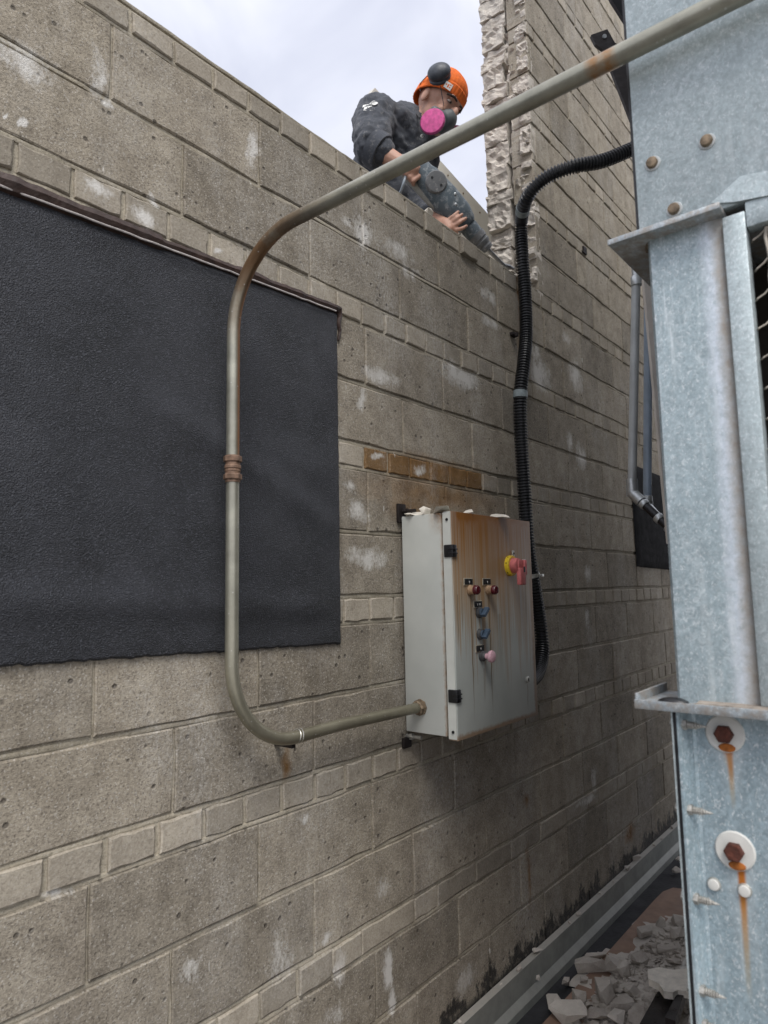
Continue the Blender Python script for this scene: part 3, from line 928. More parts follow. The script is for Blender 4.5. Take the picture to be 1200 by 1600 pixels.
def bul(x, z):
    b = .007 * math.exp(-((z - 1.86 + .12 * (x - .5)) / .05) ** 2) * (.5 + .5 * math.sin(x * 5 + 1))
    b += .006 * math.exp(-((z - 1.43 + .05 * (x - .8)) / .035) ** 2)
    b += .006 * math.exp(-((z - 1.72 + .42 * (x - 1.1)) / .04) ** 2) * (1 if x > .9 else math.exp(-((x - .9) / .15) ** 2))
    fade = min(1., max(0., (1.36 - x) / .10)) * min(1., max(0., (z - 1.31) / .05))
    return fade * (1.7 * b + .004 * nz(x * 2.5, z * 3.5)) + .001 * nz(x * 13, z * 13)
pan = panel('black_panel', 'large black granular coated panel sealed over the wall left of the cabinet', -.25, 1.362, pzb, pzt, 150, 84, bul, 3)
# brown sealant bead with its pale edge line
pts = []; rads = []
for i in range(150):
    x = -.2 + (1.372 + .2) * i / 149
    pts.append((x, -.004, pzt(x) + .010 + .004 * nz(x * 12, 1)))
    rads.append(.0145 + .005 * nz(x * 9, 5) + .003 * nz(x * 40, 8) + (.004 if x < .8 else -.001))
for i in range(1, 14):
    zz = pzt(1.37) + .004 - i * .0065
    pts.append((1.372 + .003 * math.sin(i * .9), -.005, zz)); rads.append(.0085 * (1 - i / 22))
g = MB(); g.tube(pts, rads, 8)
part('sealant_bead', g, M_SEAL, pan, smooth=True)
g = MB(); g.tube([(-.2 + i * .0262, -.0185 - .001 * nz(i * .7), pzt(-.2 + i * .0262) - .0035 + .0016 * nz(i * .9, 2)) for i in range(60)], .0021, 6)
part('edge_strip', g, M_DRIP, pan, smooth=True)

pan2 = panel('black_panel', 'small black coated panel on the wall behind the two vertical grey tubes', 3.69, 4.55, lambda x: 1.545 - .02 * (x - 3.69), lambda x: 2.105 - .02 * (x - 3.69), 40, 26, lambda x, z: .003 * nz(x * 6, z * 6), 9, ragged=.003, m=simple('matt_black_coating', (.012, .012, .013), .9, 0, .3, 20, .5, 200, .002, spec=.12))

# small fixings left on the wall
c = onY(800, 524)
g = MB(); g.box((c[0] - .02, -.018, c[2] - .006), (c[0] + .02, .004, c[2] + .008), .003); g.box((c[0] - .012, -.03, c[2] - .012), (c[0] + .002, -.016, c[2] + .004), .002)
single('pipe_clip', g, M_STEEL_DK, 'small dark metal clip left on the wall beside the black flexible conduit', 'clip')
c = onY(912, 392)
g = MB(); g.box((c[0] - .03, -.012, c[2] - .02), (c[0] + .015, .004, c[2] - .008), .002); g.box((c[0] - .02, -.010, c[2] - .004), (c[0] + .02, .004, c[2] + .018), .002)
single('wall_bracket', g, M_STEEL_DK, 'small dark bracket stuck on the tall wall below the tower flange', 'bracket')

# ---------------------------------------------------------------- control cabinet
CX0, CX1, CZ0, CZ1 = 1.630, 2.112, 1.034, 1.668
cab = thing('control_cabinet', 'grey rust-streaked electrical control cabinet mounted on the block wall', 'cabinet', ((CX0 + CX1) / 2, 0, CZ0))
g = MB(); g.box((CX0, -.158, CZ0), (CX1, -.014, CZ1), .003)
part('body', g, M_CAB, cab, smooth=True)
g = MB(); g.box((CX0 + .012, -.168, CZ0 + .012), (CX1 - .012, -.156, CZ1 - .012))
part('gasket', g, M_BLACKPL, cab)
g = MB(); g.box((CX0 + .001, DY, CZ0 - .008), (CX1, -.164, CZ1 + .002), .002)
door = part('door', g, M_DOOR, cab, smooth=True)
g = MB(); g.box((CX0 - .0015, DY + .003, CZ0 - .004), (CX0 + .002, -.1655, CZ1 - .002))
part('edge_trim', g, M_DOOREDGE, door)
for zz in (CZ1 - .022, CZ0 + .016):
    g = MB(); g.lathe((CX0 - .004, DY + .014, zz), (1, 0, 0), [(0, .0042), (.003, .0042)], 10)
    part('screw_hole', g, M_BLACKPL, door)
for py in (861, 1087):
    zz = onX(699, py, CX0)[2]
    g = MB(); g.box((CX0 - .006, DY - .006, zz - .018), (CX0 + .016, DY + .026, zz + .018), .003)
    for q in (-.009, .003): g.box((CX0 - .0075, DY - .008, zz + q), (CX0 + .0175, DY + .010, zz + q + .004), .001)
    part('hinge', g, M_BLACKPL, cab, smooth=True)
for (sx, zz) in ((CX0 - .004, CZ1 + .016), (CX0 - .002, CZ0 - .016), (CX1 - .002, CZ1 + .012), (CX1 - .002, CZ0 - .012)):
    up = 1 if zz > 1.3 else -1
    g = MB(); g.box((sx - .006, -.0125, zz - .034), (sx + .03, -.002, zz + .014 * up + .01), .002)
    br = part('mounting_bracket', g, M_STEEL_DK, cab, smooth=True)
    g = MB(); g.cyl((sx + .014, -.06, zz), (sx + .014, -.006, zz), .0055, 10); g.lathe((sx + .014, -.03, zz), (0, 1, 0), [(0, .010), (.010, .010)], 6)
    part('bolt', g, M_STEEL_DK if up > 0 else M_ZINC, br, smooth=False)
def plate(px, py, dots, hw=.021):
    x, z = dX(px, py), dZ(px, py)
    g = MB(); g.box((x - hw - .003, DY - .0026, z - .011), (x + hw + .001, DY - .0004, z + .011), .0008)
    pl = part('legend_plate', g, M_PLATEEDGE, door)
    g = MB(); g.box((x - hw, DY - .0040, z - .0085), (x + hw, DY - .0024, z + .0085), .0006)
    part('plate_face', g, M_PLATE, pl)
    for d in dots:
        g = MB(); g.box((x + d - .0022, DY - .0048, z - .0016), (x + d + .0022, DY - .0038, z + .0022)); g.box((x + d - .0010, DY - .0048, z - .004), (x + d + .0010, DY - .0038, z - .0024))
        part('marking', g, M_MARK, pl)
plate(731, 909, (.002,)); plate(759.5, 909, (.002,)); plate(746, 944, (-.006, .007)); plate(749, 1013, (.002,))
for px in (733.5, 762):
    x, z = dX(px, 922), dZ(px, 922)
    g = MB(); g.lathe((x, DY + .001, z), (0, -1, 0), [(0, .0155), (.006, .0155), (.008, .0135), (.020, .0135)], 20)
    lm = part('indicator_lamp', g, M_BEZEL, door, smooth=True)
    g = MB(); g.lathe((x, DY - .0185, z), (0, -1, 0), [(0, .0140), (.010, .0138), (.0135, .011), (.0145, .0001)], 20)
    part('lens', g, M_LENS, lm, smooth=True)
for px, py, tw in ((747.5, 957, .7), (749, 991, .75)):
    x, z = dX(px, py), dZ(px, py)
    g = MB(); g.lathe((x, DY + .001, z), (0, -1, 0), [(0, .0165), (.006, .0165), (.009, .014), (.012, .014)], 20)
    sw = part('selector_switch', g, M_KNOBB, door, smooth=True)
    g = MB(); g.lathe((x, DY - .0105, z), (0, -1, 0), [(0, .0125), (.006, .0120)], 18)
    ca, sa = math.cos(tw), math.sin(tw)
    lx, lz = ca, sa
    a = [(-.014, -.0045), (.019, -.0045), (.019, .0045), (-.014, .0045)]
    g.prism([(x + u * lx - v * lz, DY - .014, z + u * lz + v * lx) for u, v in a], (0, -.016, 0))
    part('knob', g, M_KNOB, sw)
x, z = dX(752, 1025), dZ(752, 1025)
g = MB(); g.lathe((x, DY + .001, z), (0, -1, 0), [(0, .0155), (.010, .0155), (.013, .011), (.018, .009)], 20)
mb_ = part('stop_button', g, M_KNOBB, door, smooth=True)
g = MB(); g.lathe((x, DY - .014, z), (0, -1, 0), [(0, .008), (.010, .009), (.016, .0165), (.021, .0178), (.026, .0165), (.029, .010), (.030, .0001)], 24)
part('mushroom_head', g, M_PINK, mb_, smooth=True)
# rotary main switch
x, z = dX(796, 884), dZ(796, 884)
g = MB(); g.lathe((x, DY + .001, z), (0, -1, 0), [(0, .033), (.012, .033), (.0145, .031), (.0145, .024)], 28)
ms = part('main_switch', g, M_YELLOW, door, smooth=True)
for a in (2.9, 3.9, 2.2):
    g = MB(); g.lathe((x + .0335 * math.cos(a), DY - .006, z + .0335 * math.sin(a)), (math.cos(a), 0, math.sin(a)), [(-.002, .002), (.0006, .002)], 8)
    part('grub_screw', g, M_BLACKPL, ms)
g = MB(); g.lathe((x, DY - .012, z), (0, -1, 0), [(0, .0245), (.022, .0235), (.024, .020)], 26)
g.box((x - .010, DY - .040, z - .012), (x + .034, DY - .030, z + .018), .004)
g.box((x - .012, DY - .046, z - .062), (x + .026, DY - .030, z - .008), .004)
g.box((x + .020, DY - .046, z - .030), (x + .034, DY - .022, z + .018), .003)
h_ = part('handle', g, M_REDH, ms, smooth=True)
g = MB(); g.lathe((x + .036, DY - .034, z + .012), (1, 0, -.1), [(-.01, .008), (.002, .009), (.006, .006)], 14)
part('hasp_pin', g, M_ZINC, h_, smooth=True)
g = MB(); g.box((x + .008, DY - .0475, z - .022), (x + .016, DY - .0455, z - .004), .0004)
part('slot', g, M_BLACKPL, h_)
g = MB(); g.box((x + .018, DY - .004, z + .026), (x + .030, DY + .001, z + .050), .0018)
pk = part('padlock_eye', g, M_ZINC, door, smooth=True)
g = MB(); g.lathe((x + .024, DY - .005, z + .040), (0, -1, 0), [(0, .0035), (.0006, .0035)], 10); part('eye_hole', g, M_BLACKPL, pk)
x, z = dX(824, 1062), dZ(824, 1062)
g = MB(); g.lathe((x, DY + .001, z), (0, -1, 0), [(0, .011), (.004, .011), (.006, .009), (.0065, .0045), (.003, .004)], 18)
lk = part('door_lock', g, M_ZINC, door, smooth=True)
g = MB(); g.box((x - .0018, DY - .0062, z - .006), (x + .0018, DY - .0022, z + .006)); part('keyhole', g, M_BLACKPL, lk)

# plaster flakes that have fallen on top of the cabinet
def hull(c, size, seed, n=13, flat=1.):
    r = random.Random(seed)
    bm = bmesh.new()
    for _ in range(n):
        v = Vector((r.uniform(-1, 1), r.uniform(-1, 1), r.uniform(-1, 1)))
        v = v.normalized() * r.uniform(.75, 1.)
        v = Vector((max(-.72, min(.72, v.x)), max(-.72, min(.72, v.y)), max(-.62, min(.62, v.z))))
        bm.verts.new((v.x * size[0], v.y * size[1], v.z * size[2]))
    bmesh.ops.convex_hull(bm, input=bm.verts[:])
    bmesh.ops.delete(bm, geom=[v for v in bm.verts if not v.link_faces], context='VERTS')
    q = Matrix.Rotation(r.uniform(0, 6.3), 4, 'Z') @ Matrix.Rotation(r.uniform(-.35, .35) * flat, 4, 'X') @ Matrix.Rotation(r.uniform(-.35, .35) * flat, 4, 'Y')
    g = MB(); g.bm(bm, Matrix.Translation(Vector(c)) @ q)
    return g
def drop(g, zfloor):
    lo = min(p[2] for p in g.v)
    g.v = [(x, y, z - lo + zfloor) for x, y, z in g.v]
    return g
for i, (px, py, s, lab) in enumerate(((650, 800, (.05, .03, .012), 'small white plaster flake lying on the cabinet top near its wall bracket'),
                                      (664, 799, (.03, .022, .020), 'pointed white plaster flake standing on the cabinet top, second from its left end'),
                                      (690, 800, (.07, .035, .009), 'largest white plaster flake heaped on the cabinet top above the hinge side'),
                                      (735, 805, (.07, .03, .010), 'flat white plaster flake on the middle of the cabinet top'),
                                      (780, 812, (.09, .03, .007), 'thin white plaster crumbs on the cabinet top towards its right end'))):
    P = onZ(px, py + 4, CZ1)
    P = onY(px, py, (-.05, -.09, -.145, -.172, -.178)[i])
    single('plaster_flake', drop(hull((P[0], P[1], CZ1), s, 30 + i), CZ1 - .0002), M_WHITEPL, lab, 'plaster flake', group='plaster flakes on the cabinet')

# ---------------------------------------------------------------- rigid conduit
RC = .0146
con = thing('metal_conduit', 'weathered metal conduit bent from the cabinet up the black panel and across to the tower', 'conduit', (PIPE_X, -.08, 1.1))
zc_top = onX(700, 219, PIPE_X)[2]
e = onX(657, 1105, CX0)
zlow = 1.112
lowpath = fillet([(CX0 + .01, e[1], e[2]), (1.28, -.074, zlow + .002), (PIPE_X, -.080, zlow - .004), (PIPE_X, -.080, 1.700)], [.6, .185], 14)
g = MB(); g.tube(lowpath, RC, 20)
part('lower_elbow', g, M_CONDUIT, con, smooth=True)
zcp = onY(364, 733, -.08)[2]
for dz, r, hh in ((.022, .0205, .013), (.004, .0185, .008), (-.004, .0175, .006), (-.018, .0205, .012)):
    g = MB(); g.lathe((PIPE_X, -.080, zcp + dz - hh / 2), (0, 0, 1), [(0, r - .001), (.0015, r), (hh - .0015, r), (hh, r - .001)], 8 if r > .02 else 20)
    part('coupling_ring', g, M_COUPL, con)
g = MB(); g.tube([(PIPE_X, -.08, zcp - .03), (PIPE_X, -.08, zcp + .03)], .0165, 20)
part('coupling_sleeve', g, M_COUPL, con, smooth=True)
up = fillet([(PIPE_X, -.080, 1.69), (PIPE_X, -.080, zc_top + .002), (PIPE_X, -1.75, zc_top - .012)], [.20], 18)
g = MB(); g.tube(up, RC, 20)
part('upper_bend', g, M_CONDUIT, con, smooth=True)
g = MB(); g.lathe((CX0 - .020, e[1], e[2]), (1, 0, 0), [(0, .0175), (.003, .0205), (.013, .0205), (.013, .024), (.0195, .024)], 8)
part('lock_nut', g, M_COUPL if False else M_BRASSY, con)
for k, px in enumerate((463, 469)):
    P = onY(px, 1148, -.076)
    n = 20
    g = MB(); g.tube([(P[0] + .004 * math.sin(6.283 * i / n + k), -.0755 + (RC + .0012) * math.cos(6.283 * i / n), zlow + .001 + (RC + .0012) * math.sin(6.283 * i / n)) for i in range(n + 1)], .0011, 5)
    part('tie_wire', g, M_ZINC, con, smooth=True)
P = onY(452, 1165, -.05)
g = MB(); g.box((P[0] - .006, -.066, zlow - .028), (P[0] + .006, -.001, zlow - .012), .002)
part('wall_anchor', g, M_STEEL_DK, con)

# ---------------------------------------------------------------- corrugated flexible conduit
RF = .0265
def fw(px, py, off): return tuple(onY(px, py, -off))
fp = [tuple(dep(1010, 222, 2.62)), tuple(dep(985, 234, 2.60)), tuple(dep(940, 252, 2.58)), tuple(dep(893, 261, 2.58)), tuple(dep(850, 280, 2.62)), tuple(dep(822, 312, 2.68)),
      fw(814.5, 350, .055), fw(816, 400, .045), fw(820, 450, .040), fw(822, 520, .040), fw(818, 570, .045), fw(813, 617, .040), fw(814, 680, .034), fw(819, 760, .034), fw(825, 850, .040), fw(833, 905, .045),
      fw(842, 960, .045), fw(847, 1000, .05), fw(846, 1030, .062), fw(838, 1054, .078), fw(824, 1066, .088), fw(808, 1070, .09)]
fpath = catmull(fp, 14)
fpath = resample(fpath, .0030)
flex = thing('corrugated_conduit', 'black corrugated flexible conduit dropping from the tower along the wall into the cabinet', 'conduit', (fp[11][0], -.04, 1.0))
g = MB()
prof = [RF + .0004, RF + .0004, RF - .0065, RF - .0065]
g.tube(fpath, [prof[i % 4] for i in range(len(fpath))], 16)
part('hose', g, M_FLEX, flex)
def near(px, py):
    best = min(range(len(fpath)), key=lambda i: (lambda d: ((600 + FPX * (d @ cR) / (d @ cF) - px) ** 2 + (800 - FPX * (d @ cU) / (d @ cF) - py) ** 2))(np.array(fpath[i]) - CAM))
    return best
for px, py, ln in ((815, 328, 12), (813, 617, 10)):
    i = near(px, py)
    g = MB(); g.tube(fpath[i - ln // 2:i + ln // 2], RF + .0022, 18)
    part('tape_band', g, M_TAPE, flex, smooth=True)
i = near(832, 899)
g = MB(); g.tube(fpath[i - 3:i + 3], RF + .002, 18)
q = fpath[i]; g.box((q.x - .01, q.y - RF - .014, q.z - .006), (q.x + .018, q.y - RF + .004, q.z + .006), .003)
part('clamp', g, M_ZINC, flex, smooth=True)

# ---------------------------------------------------------------- galvanised tower
YL = tY(1030, 700)                               # left edge of the column face
tower = thing('cooling_tower', 'galvanised steel cooling tower casing with column, flanges and netted side opening', 'cooling tower', (TX + .3, -1.6, .2))
YP = tY(988, 200)                                # left edge of the upper panel
ZF = onX(1000, 374, TX)[2]                       # upper flange level
g = MB(); g.box((TX, -2.6, ZF + .004), (TX + .012, YP, 4.6), .0015)
up_p = part('upper_panel', g, M_GALV, tower, smooth=True)
g = MB(); g.box((TX + .012, -2.6, ZF + .004), (4.4, YP - .006, 4.5))  # unseen body behind the panel, lengthened to shade the right part of the wall
part('upper_casing', g, M_GALV_DIRTY, tower)
g = MB(); g.box((TX + .001, YP - .001, ZF + .008), (TX + .011, YP + .0035, 4.6))  # black strip paints in the shadow gap along the panel's left edge
part('edge_gasket', g, M_BLACKPL, tower)
# fold in the panel above the netted opening
ya, za = tY(1133, 330), tZ(1133, 330)
p1 = onX(1112, 320, TX); p2 = onX(1158, 278, TX); p3 = onX(1240, 262, TX); p4 = onX(1240, 300, TX); p5 = onX(1150, 318, TX)
g = MB(); g.prism([(TX - .0005, p[1], p[2]) for p in (p1, p2, p3, p4, p5)], (-.005, 0, 0))
part('lap_sheet', g, M_GALV, tower)
def bolt(px, py, parent, wr, hr, hh, mw, mh, X=TX, seg=6, tilt=(0, 0), dome=False, wthick=.0025):
    P = onX(px, py, X)
    g = MB(); g.lathe((X + .0005, P[1], P[2]), (-1, tilt[0], tilt[1]), [(0, wr), (wthick * .6, wr), (wthick, wr * .93)], 26)
    w = part('washer', g, mw, parent, smooth=True)
    g = MB()
    if dome: g.lathe((X - wthick * .8, P[1], P[2]), (-1, tilt[0], tilt[1]), [(0, hr), (hh * .7, hr), (hh * .92, hr * .9), (hh, hr * .7)], 20)
    else: g.lathe((X - wthick * .8, P[1], P[2]), (-1, tilt[0], tilt[1]), [(0, hr), (hh * .85, hr), (hh, hr * .88)], seg)
    part('bolt_head', g, mh, w, smooth=dome)
for q in ((1020, 256), (1105, 222), (1054, 328)):
    bolt(*q, up_p, .0112, .0080, .0065, M_PIPEGREY, M_BRASSY, dome=True)
# upper flange plate
FL = tY(958, 385)
g = MB(); g.box((TX - .022, tY(1131, 330), ZF - .004), (TX + .26, FL, ZF + .0025), .001)
g.box((TX - .024, tY(1131, 330), ZF - .005), (TX - .019, FL, ZF + .0035), .001)
fl = part('upper_flange', g, M_GALV_DIRTY, tower, smooth=True)
for (X, Y, m, ln) in ((TX + .02, YL - .004, M_BRASSY, .008), (TX + .085, FL - .055, M_STEEL_DK, .040), (TX + .02, YL - .085, M_BRASSY, .006), (TX + .15, FL - .055, M_ZINC, .03)):
    g = MB(); g.lathe((X, Y, ZF - .0035), (0, 0, -1), [(0, .011), (.010, .011)], 6); g.cyl((X, Y, ZF - .012), (X, Y, ZF - .012 - ln), .0055, 10)
    part('flange_bolt', g, m, fl)
# column: rolled profile, flat on the left, curving back on the right
ZT = onX(1062, 1100, TX)[2]                      # lower tray level
prof = []
w = .118
XC = TX + .006
prof = [(XC + .030, YL), (XC + .004, YL), (XC, YL - .004), (XC, YL - w * .70)]
for k in range(1, 9):
    a = k / 8 * 1.25
    prof.append((XC + .026 * (1 - math.cos(a)), YL - w * .70 - .036 * math.sin(a)))
prof.append((XC + .045, YL - w - .001))
inner = [(x + .003, y) for x, y in prof][::-1]
g = MB()
prof2 = prof + [(XC + .05, YL - w - .001), (XC + .05, YL)]
g.prism([(x, y, ZT + .002) for x, y in prof2], (0, 0, ZF - ZT - .006))
part('column', g, M_GALV_COL, tower, smooth=True)
# seam strip and netted opening
s0, s1 = tY(1132, 352), tY(1166, 352)
g = MB(); g.box((TX - .004, s1, ZT + .006), (TX + .022, s0 + .002, ZF - .010), .002)
part('seam_strip', g, M_GALV, tower, smooth=True)
g = MB(); g.box((TX - .003, -2.6, ZF - .034), (TX + .020, s1 - .0005, ZF + .002), .002)
part('opening_head', g, M_GALV, tower, smooth=True)
g = MB(); g.box((TX + .20, -2.5, ZT + .01), (4.4, YL - .03, ZF - .01))
part('fill_core', g, M_INSIDE, tower)
for k in range(10):
    y = s1 - .035 - k * .05
    g = MB(); g.prism([(TX + .055, y, ZT + .02), (TX + .15, y - .035, ZT + .02), (TX + .15, y - .037, ZT + .02), (TX + .055, y - .002, ZT + .02)], (0, 0, ZF - ZT - .06))
    part('fill_slat', g, M_SLAT, tower)
# knotted bird netting
g = MB()
XN = TX + .010
for j in range(6):
    y0 = s1 - .022 - j * .034
    pts = []
    for i in range(60):
        zz = ZF - .036 - i * .0135
        if zz < ZT + .01: break
        pts.append((XN - .004 * math.sin(i * .5), y0 + (.0012 * math.sin(i * 1.57) + .002 * nz(i * .4, j)), zz))
    g.tube(pts, [.0022 + .0012 * (i % 3 == 0) for i in range(len(pts))], 6)
    for i in range(0, len(pts), 3):
        a = Vector(pts[i])
        for sgn in ((1,) if j == 0 else (1, -1)):
            b = Vector((XN, a.y + sgn * .017, a.z - .012 + .004 * nz(i, j)))
            c_ = Vector((XN + (.003 if j else .01), a.y + sgn * .021, a.z - .011))
            g.tube([a, a.lerp(b, .5) + Vector((0, 0, -.002)), b, c_], .0013, 5)
part('bird_netting', g, M_NET, tower)
# lower tray flange with its lip
TL = tY(1003, 1090)
g = MB()
g.box((TX - .028, -2.4, ZT - .002), (TX + .10, TL - .0004, ZT + .002), .0008)
g.box((TX - .031, -2.4, ZT - .006), (TX - .027, TL, ZT + .006), .0008)
g.box((TX - .027, TL - .004, ZT - .002), (TX + .10, TL, ZT + .014), .0008)
part('lower_tray', g, M_GALV_DIRTY, tower, smooth=True)
g = rough_box((TX - .024, YL - .03, ZT - .0015), (TX + .02, -1.3, ZT + .006), 5, .004, 77)
part('dirt_deposit', g, simple('caked_dust', (.30, .26, .22), .95, 0, .3, 60, .9, 120, .004), tower)
g = MB(); g.ell((TX - .018, YL - .002, ZT + .005), ((.012, 0, 0), (0, .02, 0), (0, 0, .006)), 14, 8)
part('mastic_blob', g, M_BLACKPL, tower, smooth=True)
# lower panel: recessed face and a flange standing forward along its left edge
YLOW = tY(1062, 1150)
XF = TX + .012
g = MB(); g.box((XF, -2.4, .30), (XF + .006, YLOW - .004, ZT - .003))
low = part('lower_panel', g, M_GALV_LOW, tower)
g = MB(); g.box((XF + .007, -2.4, .30), (4.4, YLOW - .012, ZT - .003))  # unseen lower body, length also set to keep light off the wall
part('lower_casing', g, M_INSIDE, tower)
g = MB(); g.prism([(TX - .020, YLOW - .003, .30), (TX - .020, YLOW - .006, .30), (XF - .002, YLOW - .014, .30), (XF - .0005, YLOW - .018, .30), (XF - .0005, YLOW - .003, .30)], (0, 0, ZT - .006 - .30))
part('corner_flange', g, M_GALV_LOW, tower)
g = MB(); g.box((TX - .021, YLOW - .003, .30), (TX + .02, YLOW + .001, ZT - .007))
part('edge_gasket', g, M_BLACKPL, tower)
g = MB(); g.box((TX - .023, YLOW + .001, .30), (TX + .05, YLOW + .0028, ZT - .006))
part('outer_sheet', g, M_GALV, tower)
for (px, py) in ((1070, 1132), (1081, 1265), (1093, 1405), (1104, 1549), (1110, 1604)):
    P = onX(px, py, TX - .008)
    z = P[2]
    g = MB(); g.lathe((TX - .009, YLOW + .0025, z), (0, 1, 0), [(0, .007), (.005, .0065)], 6)
    g.lathe((TX - .009, YLOW - .0055, z), (0, -1, 0), [(0, .0070), (.0075, .0070)], 6)
    for i in range(7):
        yy = YLOW - .013 - i * .0029
        r = .0050 * (1 if i < 5 else .72 - .2 * (i - 5))
        g.lathe((TX - .009, yy + .002, z), (0, -1, 0), [(0, r * .66), (.0010, r), (.0018, r), (.0030, r * .66)], 10)
    g.lathe((TX - .009, YLOW - .032, z), (0, -1, 0), [(0, .0022), (.006, .0003)], 8)
    part('sheet_screw', g, M_SCREW, tower)
for q, tl in (((1133, 1146), (.05, .10)), ((1149, 1329), (.05, .10))):
    bolt(q[0], q[1], low, .0240, .0118, .010, M_WASHER, M_RUSTBOLT, X=XF, tilt=(0, .06), wthick=.004)
    P = onX(q[0], q[1], XF)
    g = MB(); g.ell((XF - .0045, P[1] - .002, P[2] - .0170), ((.0014, 0, 0), (0, .0105, 0), (0, 0, .0055)), 16, 8)
    part('rust_crust', g, simple('orange_rust', (.36, .115, .02), .9, 0, .4, 120, .6, 200, .002), low, smooth=True)
for q in ((1116, 1381), (1164, 1391)):
    bolt(*q, low, .0086, .0070, .0040, M_ZINC, M_WASHER, X=XF, dome=True)
# plinth under the casing
g = MB(); g.box((TX + .06, -2.2, 0), (4.3, -1.1, .302))
part('plinth', g, M_STEEL_DK, tower)

# dark brace and cowl edge beside the upper panel
A, B = dep(944, 58, 1.9), dep(1015, 205, 1.75)
br = thing('steel_brace', 'dark rusty steel brace with a drilled end sticking out behind the upper panel', 'brace', tuple(B))
ax = Vector(B - A).normalized(); sd_ = ax.cross(Vector(cF)).normalized()
wv = sd_ * .034; tv = Vector(cF) * .012
g = MB(); g.prism([Vector(A) - wv * .9 - ax * .02, Vector(A) + wv * .55 - ax * .03, Vector(A) + wv * .62 + ax * .03, Vector(A) + wv + ax * .06, Vector(B) + wv, Vector(B) - wv, Vector(A) - wv * .5 + ax * .05, Vector(A) - wv * .9 + ax * .02], tv)
part('bar', g, M_STEEL_DK, br)
g = MB(); g.lathe(Vector(A) - tv * .06, -Vector(cF), [(0, .006), (.004, .006)], 10)
part('drilled_hole', g, M_ALU, br)
P = dep(966, 3, 2.0); Q = dep(1000, 60, 2.0); R_ = dep(1010, -60, 2.0); S_ = dep(925, -60, 2.0)
g = MB(); g.prism([S_, dep(956, 0, 2.0), dep(979, 36, 2.0), Q, R_], tuple(cF * .015))
part('cowl_edge', g, M_BLACKPL, tower)

# ---------------------------------------------------------------- tubes hanging in the gap
def pipe_px(a, b, d1, d2): return [tuple(dep(a[0], a[1], d1)), tuple(dep(b[0], b[1], d2))]
DP = 2.0
t1 = thing('electrical_tube', 'grey vertical tube with a cast elbow hanging between wall and tower', 'tube', tuple(dep(985, 775, DP)))
top = dep(994, 432, DP); bot = onX(986, 762, top[0])
bot = dep(987.5, 757, DP)
r1 = .0125
g = MB(); g.tube([tuple(top), tuple(bot)], r1, 18)
part('tube', g, M_PIPEGREY, t1, smooth=True)
g = MB(); g.lathe(tuple(top + np.array([0, 0, -.028])), (0, 0, 1), [(0, .0150), (.003, .0158), (.026, .0158), (.028, .0145)], 20)
g.lathe(tuple(top), (0, 0, 1), [(0, .012), (.05, .012)], 12)
g.box((top[0] - .008, -1.0, top[2] + .04), (top[0] + .008, top[1] + .02, top[2] + .055))
part('top_coupling', g, M_ALU, t1, smooth=True)
Ee = dep(1046, 812, 1.90)
ed = Vector(Ee - bot).normalized()
g = MB(); g.tube(fillet([tuple(bot + np.array([0, 0, .016])), tuple(bot + np.array([0, 0, -.026])), tuple(np.array(bot) + np.array([0, 0, -.026]) + np.array(ed) * .04)], .018, 8), .0162, 18)
g.box(tuple(bot + np.array([-.004, -.004, -.035])), tuple(bot + np.array([.004, .018, .0])), .002)
part('cast_elbow', g, M_ALU, t1, smooth=True)
b0 = Vector(bot) + Vector((0, 0, -.026)) + ed * .03
g = MB(); g.tube([b0, b0 + ed * .26], .0118, 16)
run = part('side_run', g, M_BLACKPL, t1, smooth=True)
for s_ in (.012, .075, .118):
    g = MB(); g.lathe(tuple(b0 + ed * s_), tuple(ed), [(0, .0135), (.002, .0148), (.014, .0148), (.016, .0135)], 16)
    part('ring_nut', g, M_ALU, run, smooth=True)
t2 = thing('electrical_tube', 'blue-grey vertical tube right beside the grey tube, in front of the small black panel', 'tube', tuple(dep(1013, 800, DP + .02)))
tp = dep(1013, 440, DP + .05); bt = dep(1011.5, 778, DP + .05)
g = MB(); g.tube([tuple(tp), tuple(bt)], .0122, 18)
part('tube', g, M_PIPEBLUE, t2, smooth=True)
g = MB(); g.lathe(tuple(bt + np.array([0, 0, -.026])), (0, 0, 1), [(0, .0135), (.004, .0148), (.030, .0148), (.032, .0135)], 18)
g.tube([tuple(bt + np.array([0, 0, -.022])), tuple(np.array(b0 + ed * .10))], .011, 12)
part('end_fitting', g, M_ALU, t2, smooth=True)
# pale posts behind the column
A = dep(1006, 436, 1.42); B = dep(1046, 850, 1.36)
po = thing('steel_post', 'thin beige steel post and strut just behind the left edge of the column', 'post', tuple(dep(1052, 1062, 1.36)))
sdv = Vector(cR) * .012
g = MB(); g.prism([Vector(A), Vector(A) + sdv * 2.2, Vector(dep(1075, 850, 1.36)), Vector(B) - sdv * .1], tuple(cF * .012))
part('strut', g, M_POST, po)
a = dep(1052.5, 862, 1.37)
PB = dep(1052.5, 1100, 1.37)
g = MB(); g.box((a[0] - .007, a[1] - .010, .0), (a[0] + .007, a[1] + .0065, a[2]), .001)
g.box((a[0] - .011, a[1] - .012, .0), (a[0] - .007, a[1] - .002, a[2]), .001)
part('upright', g, M_POST, po)

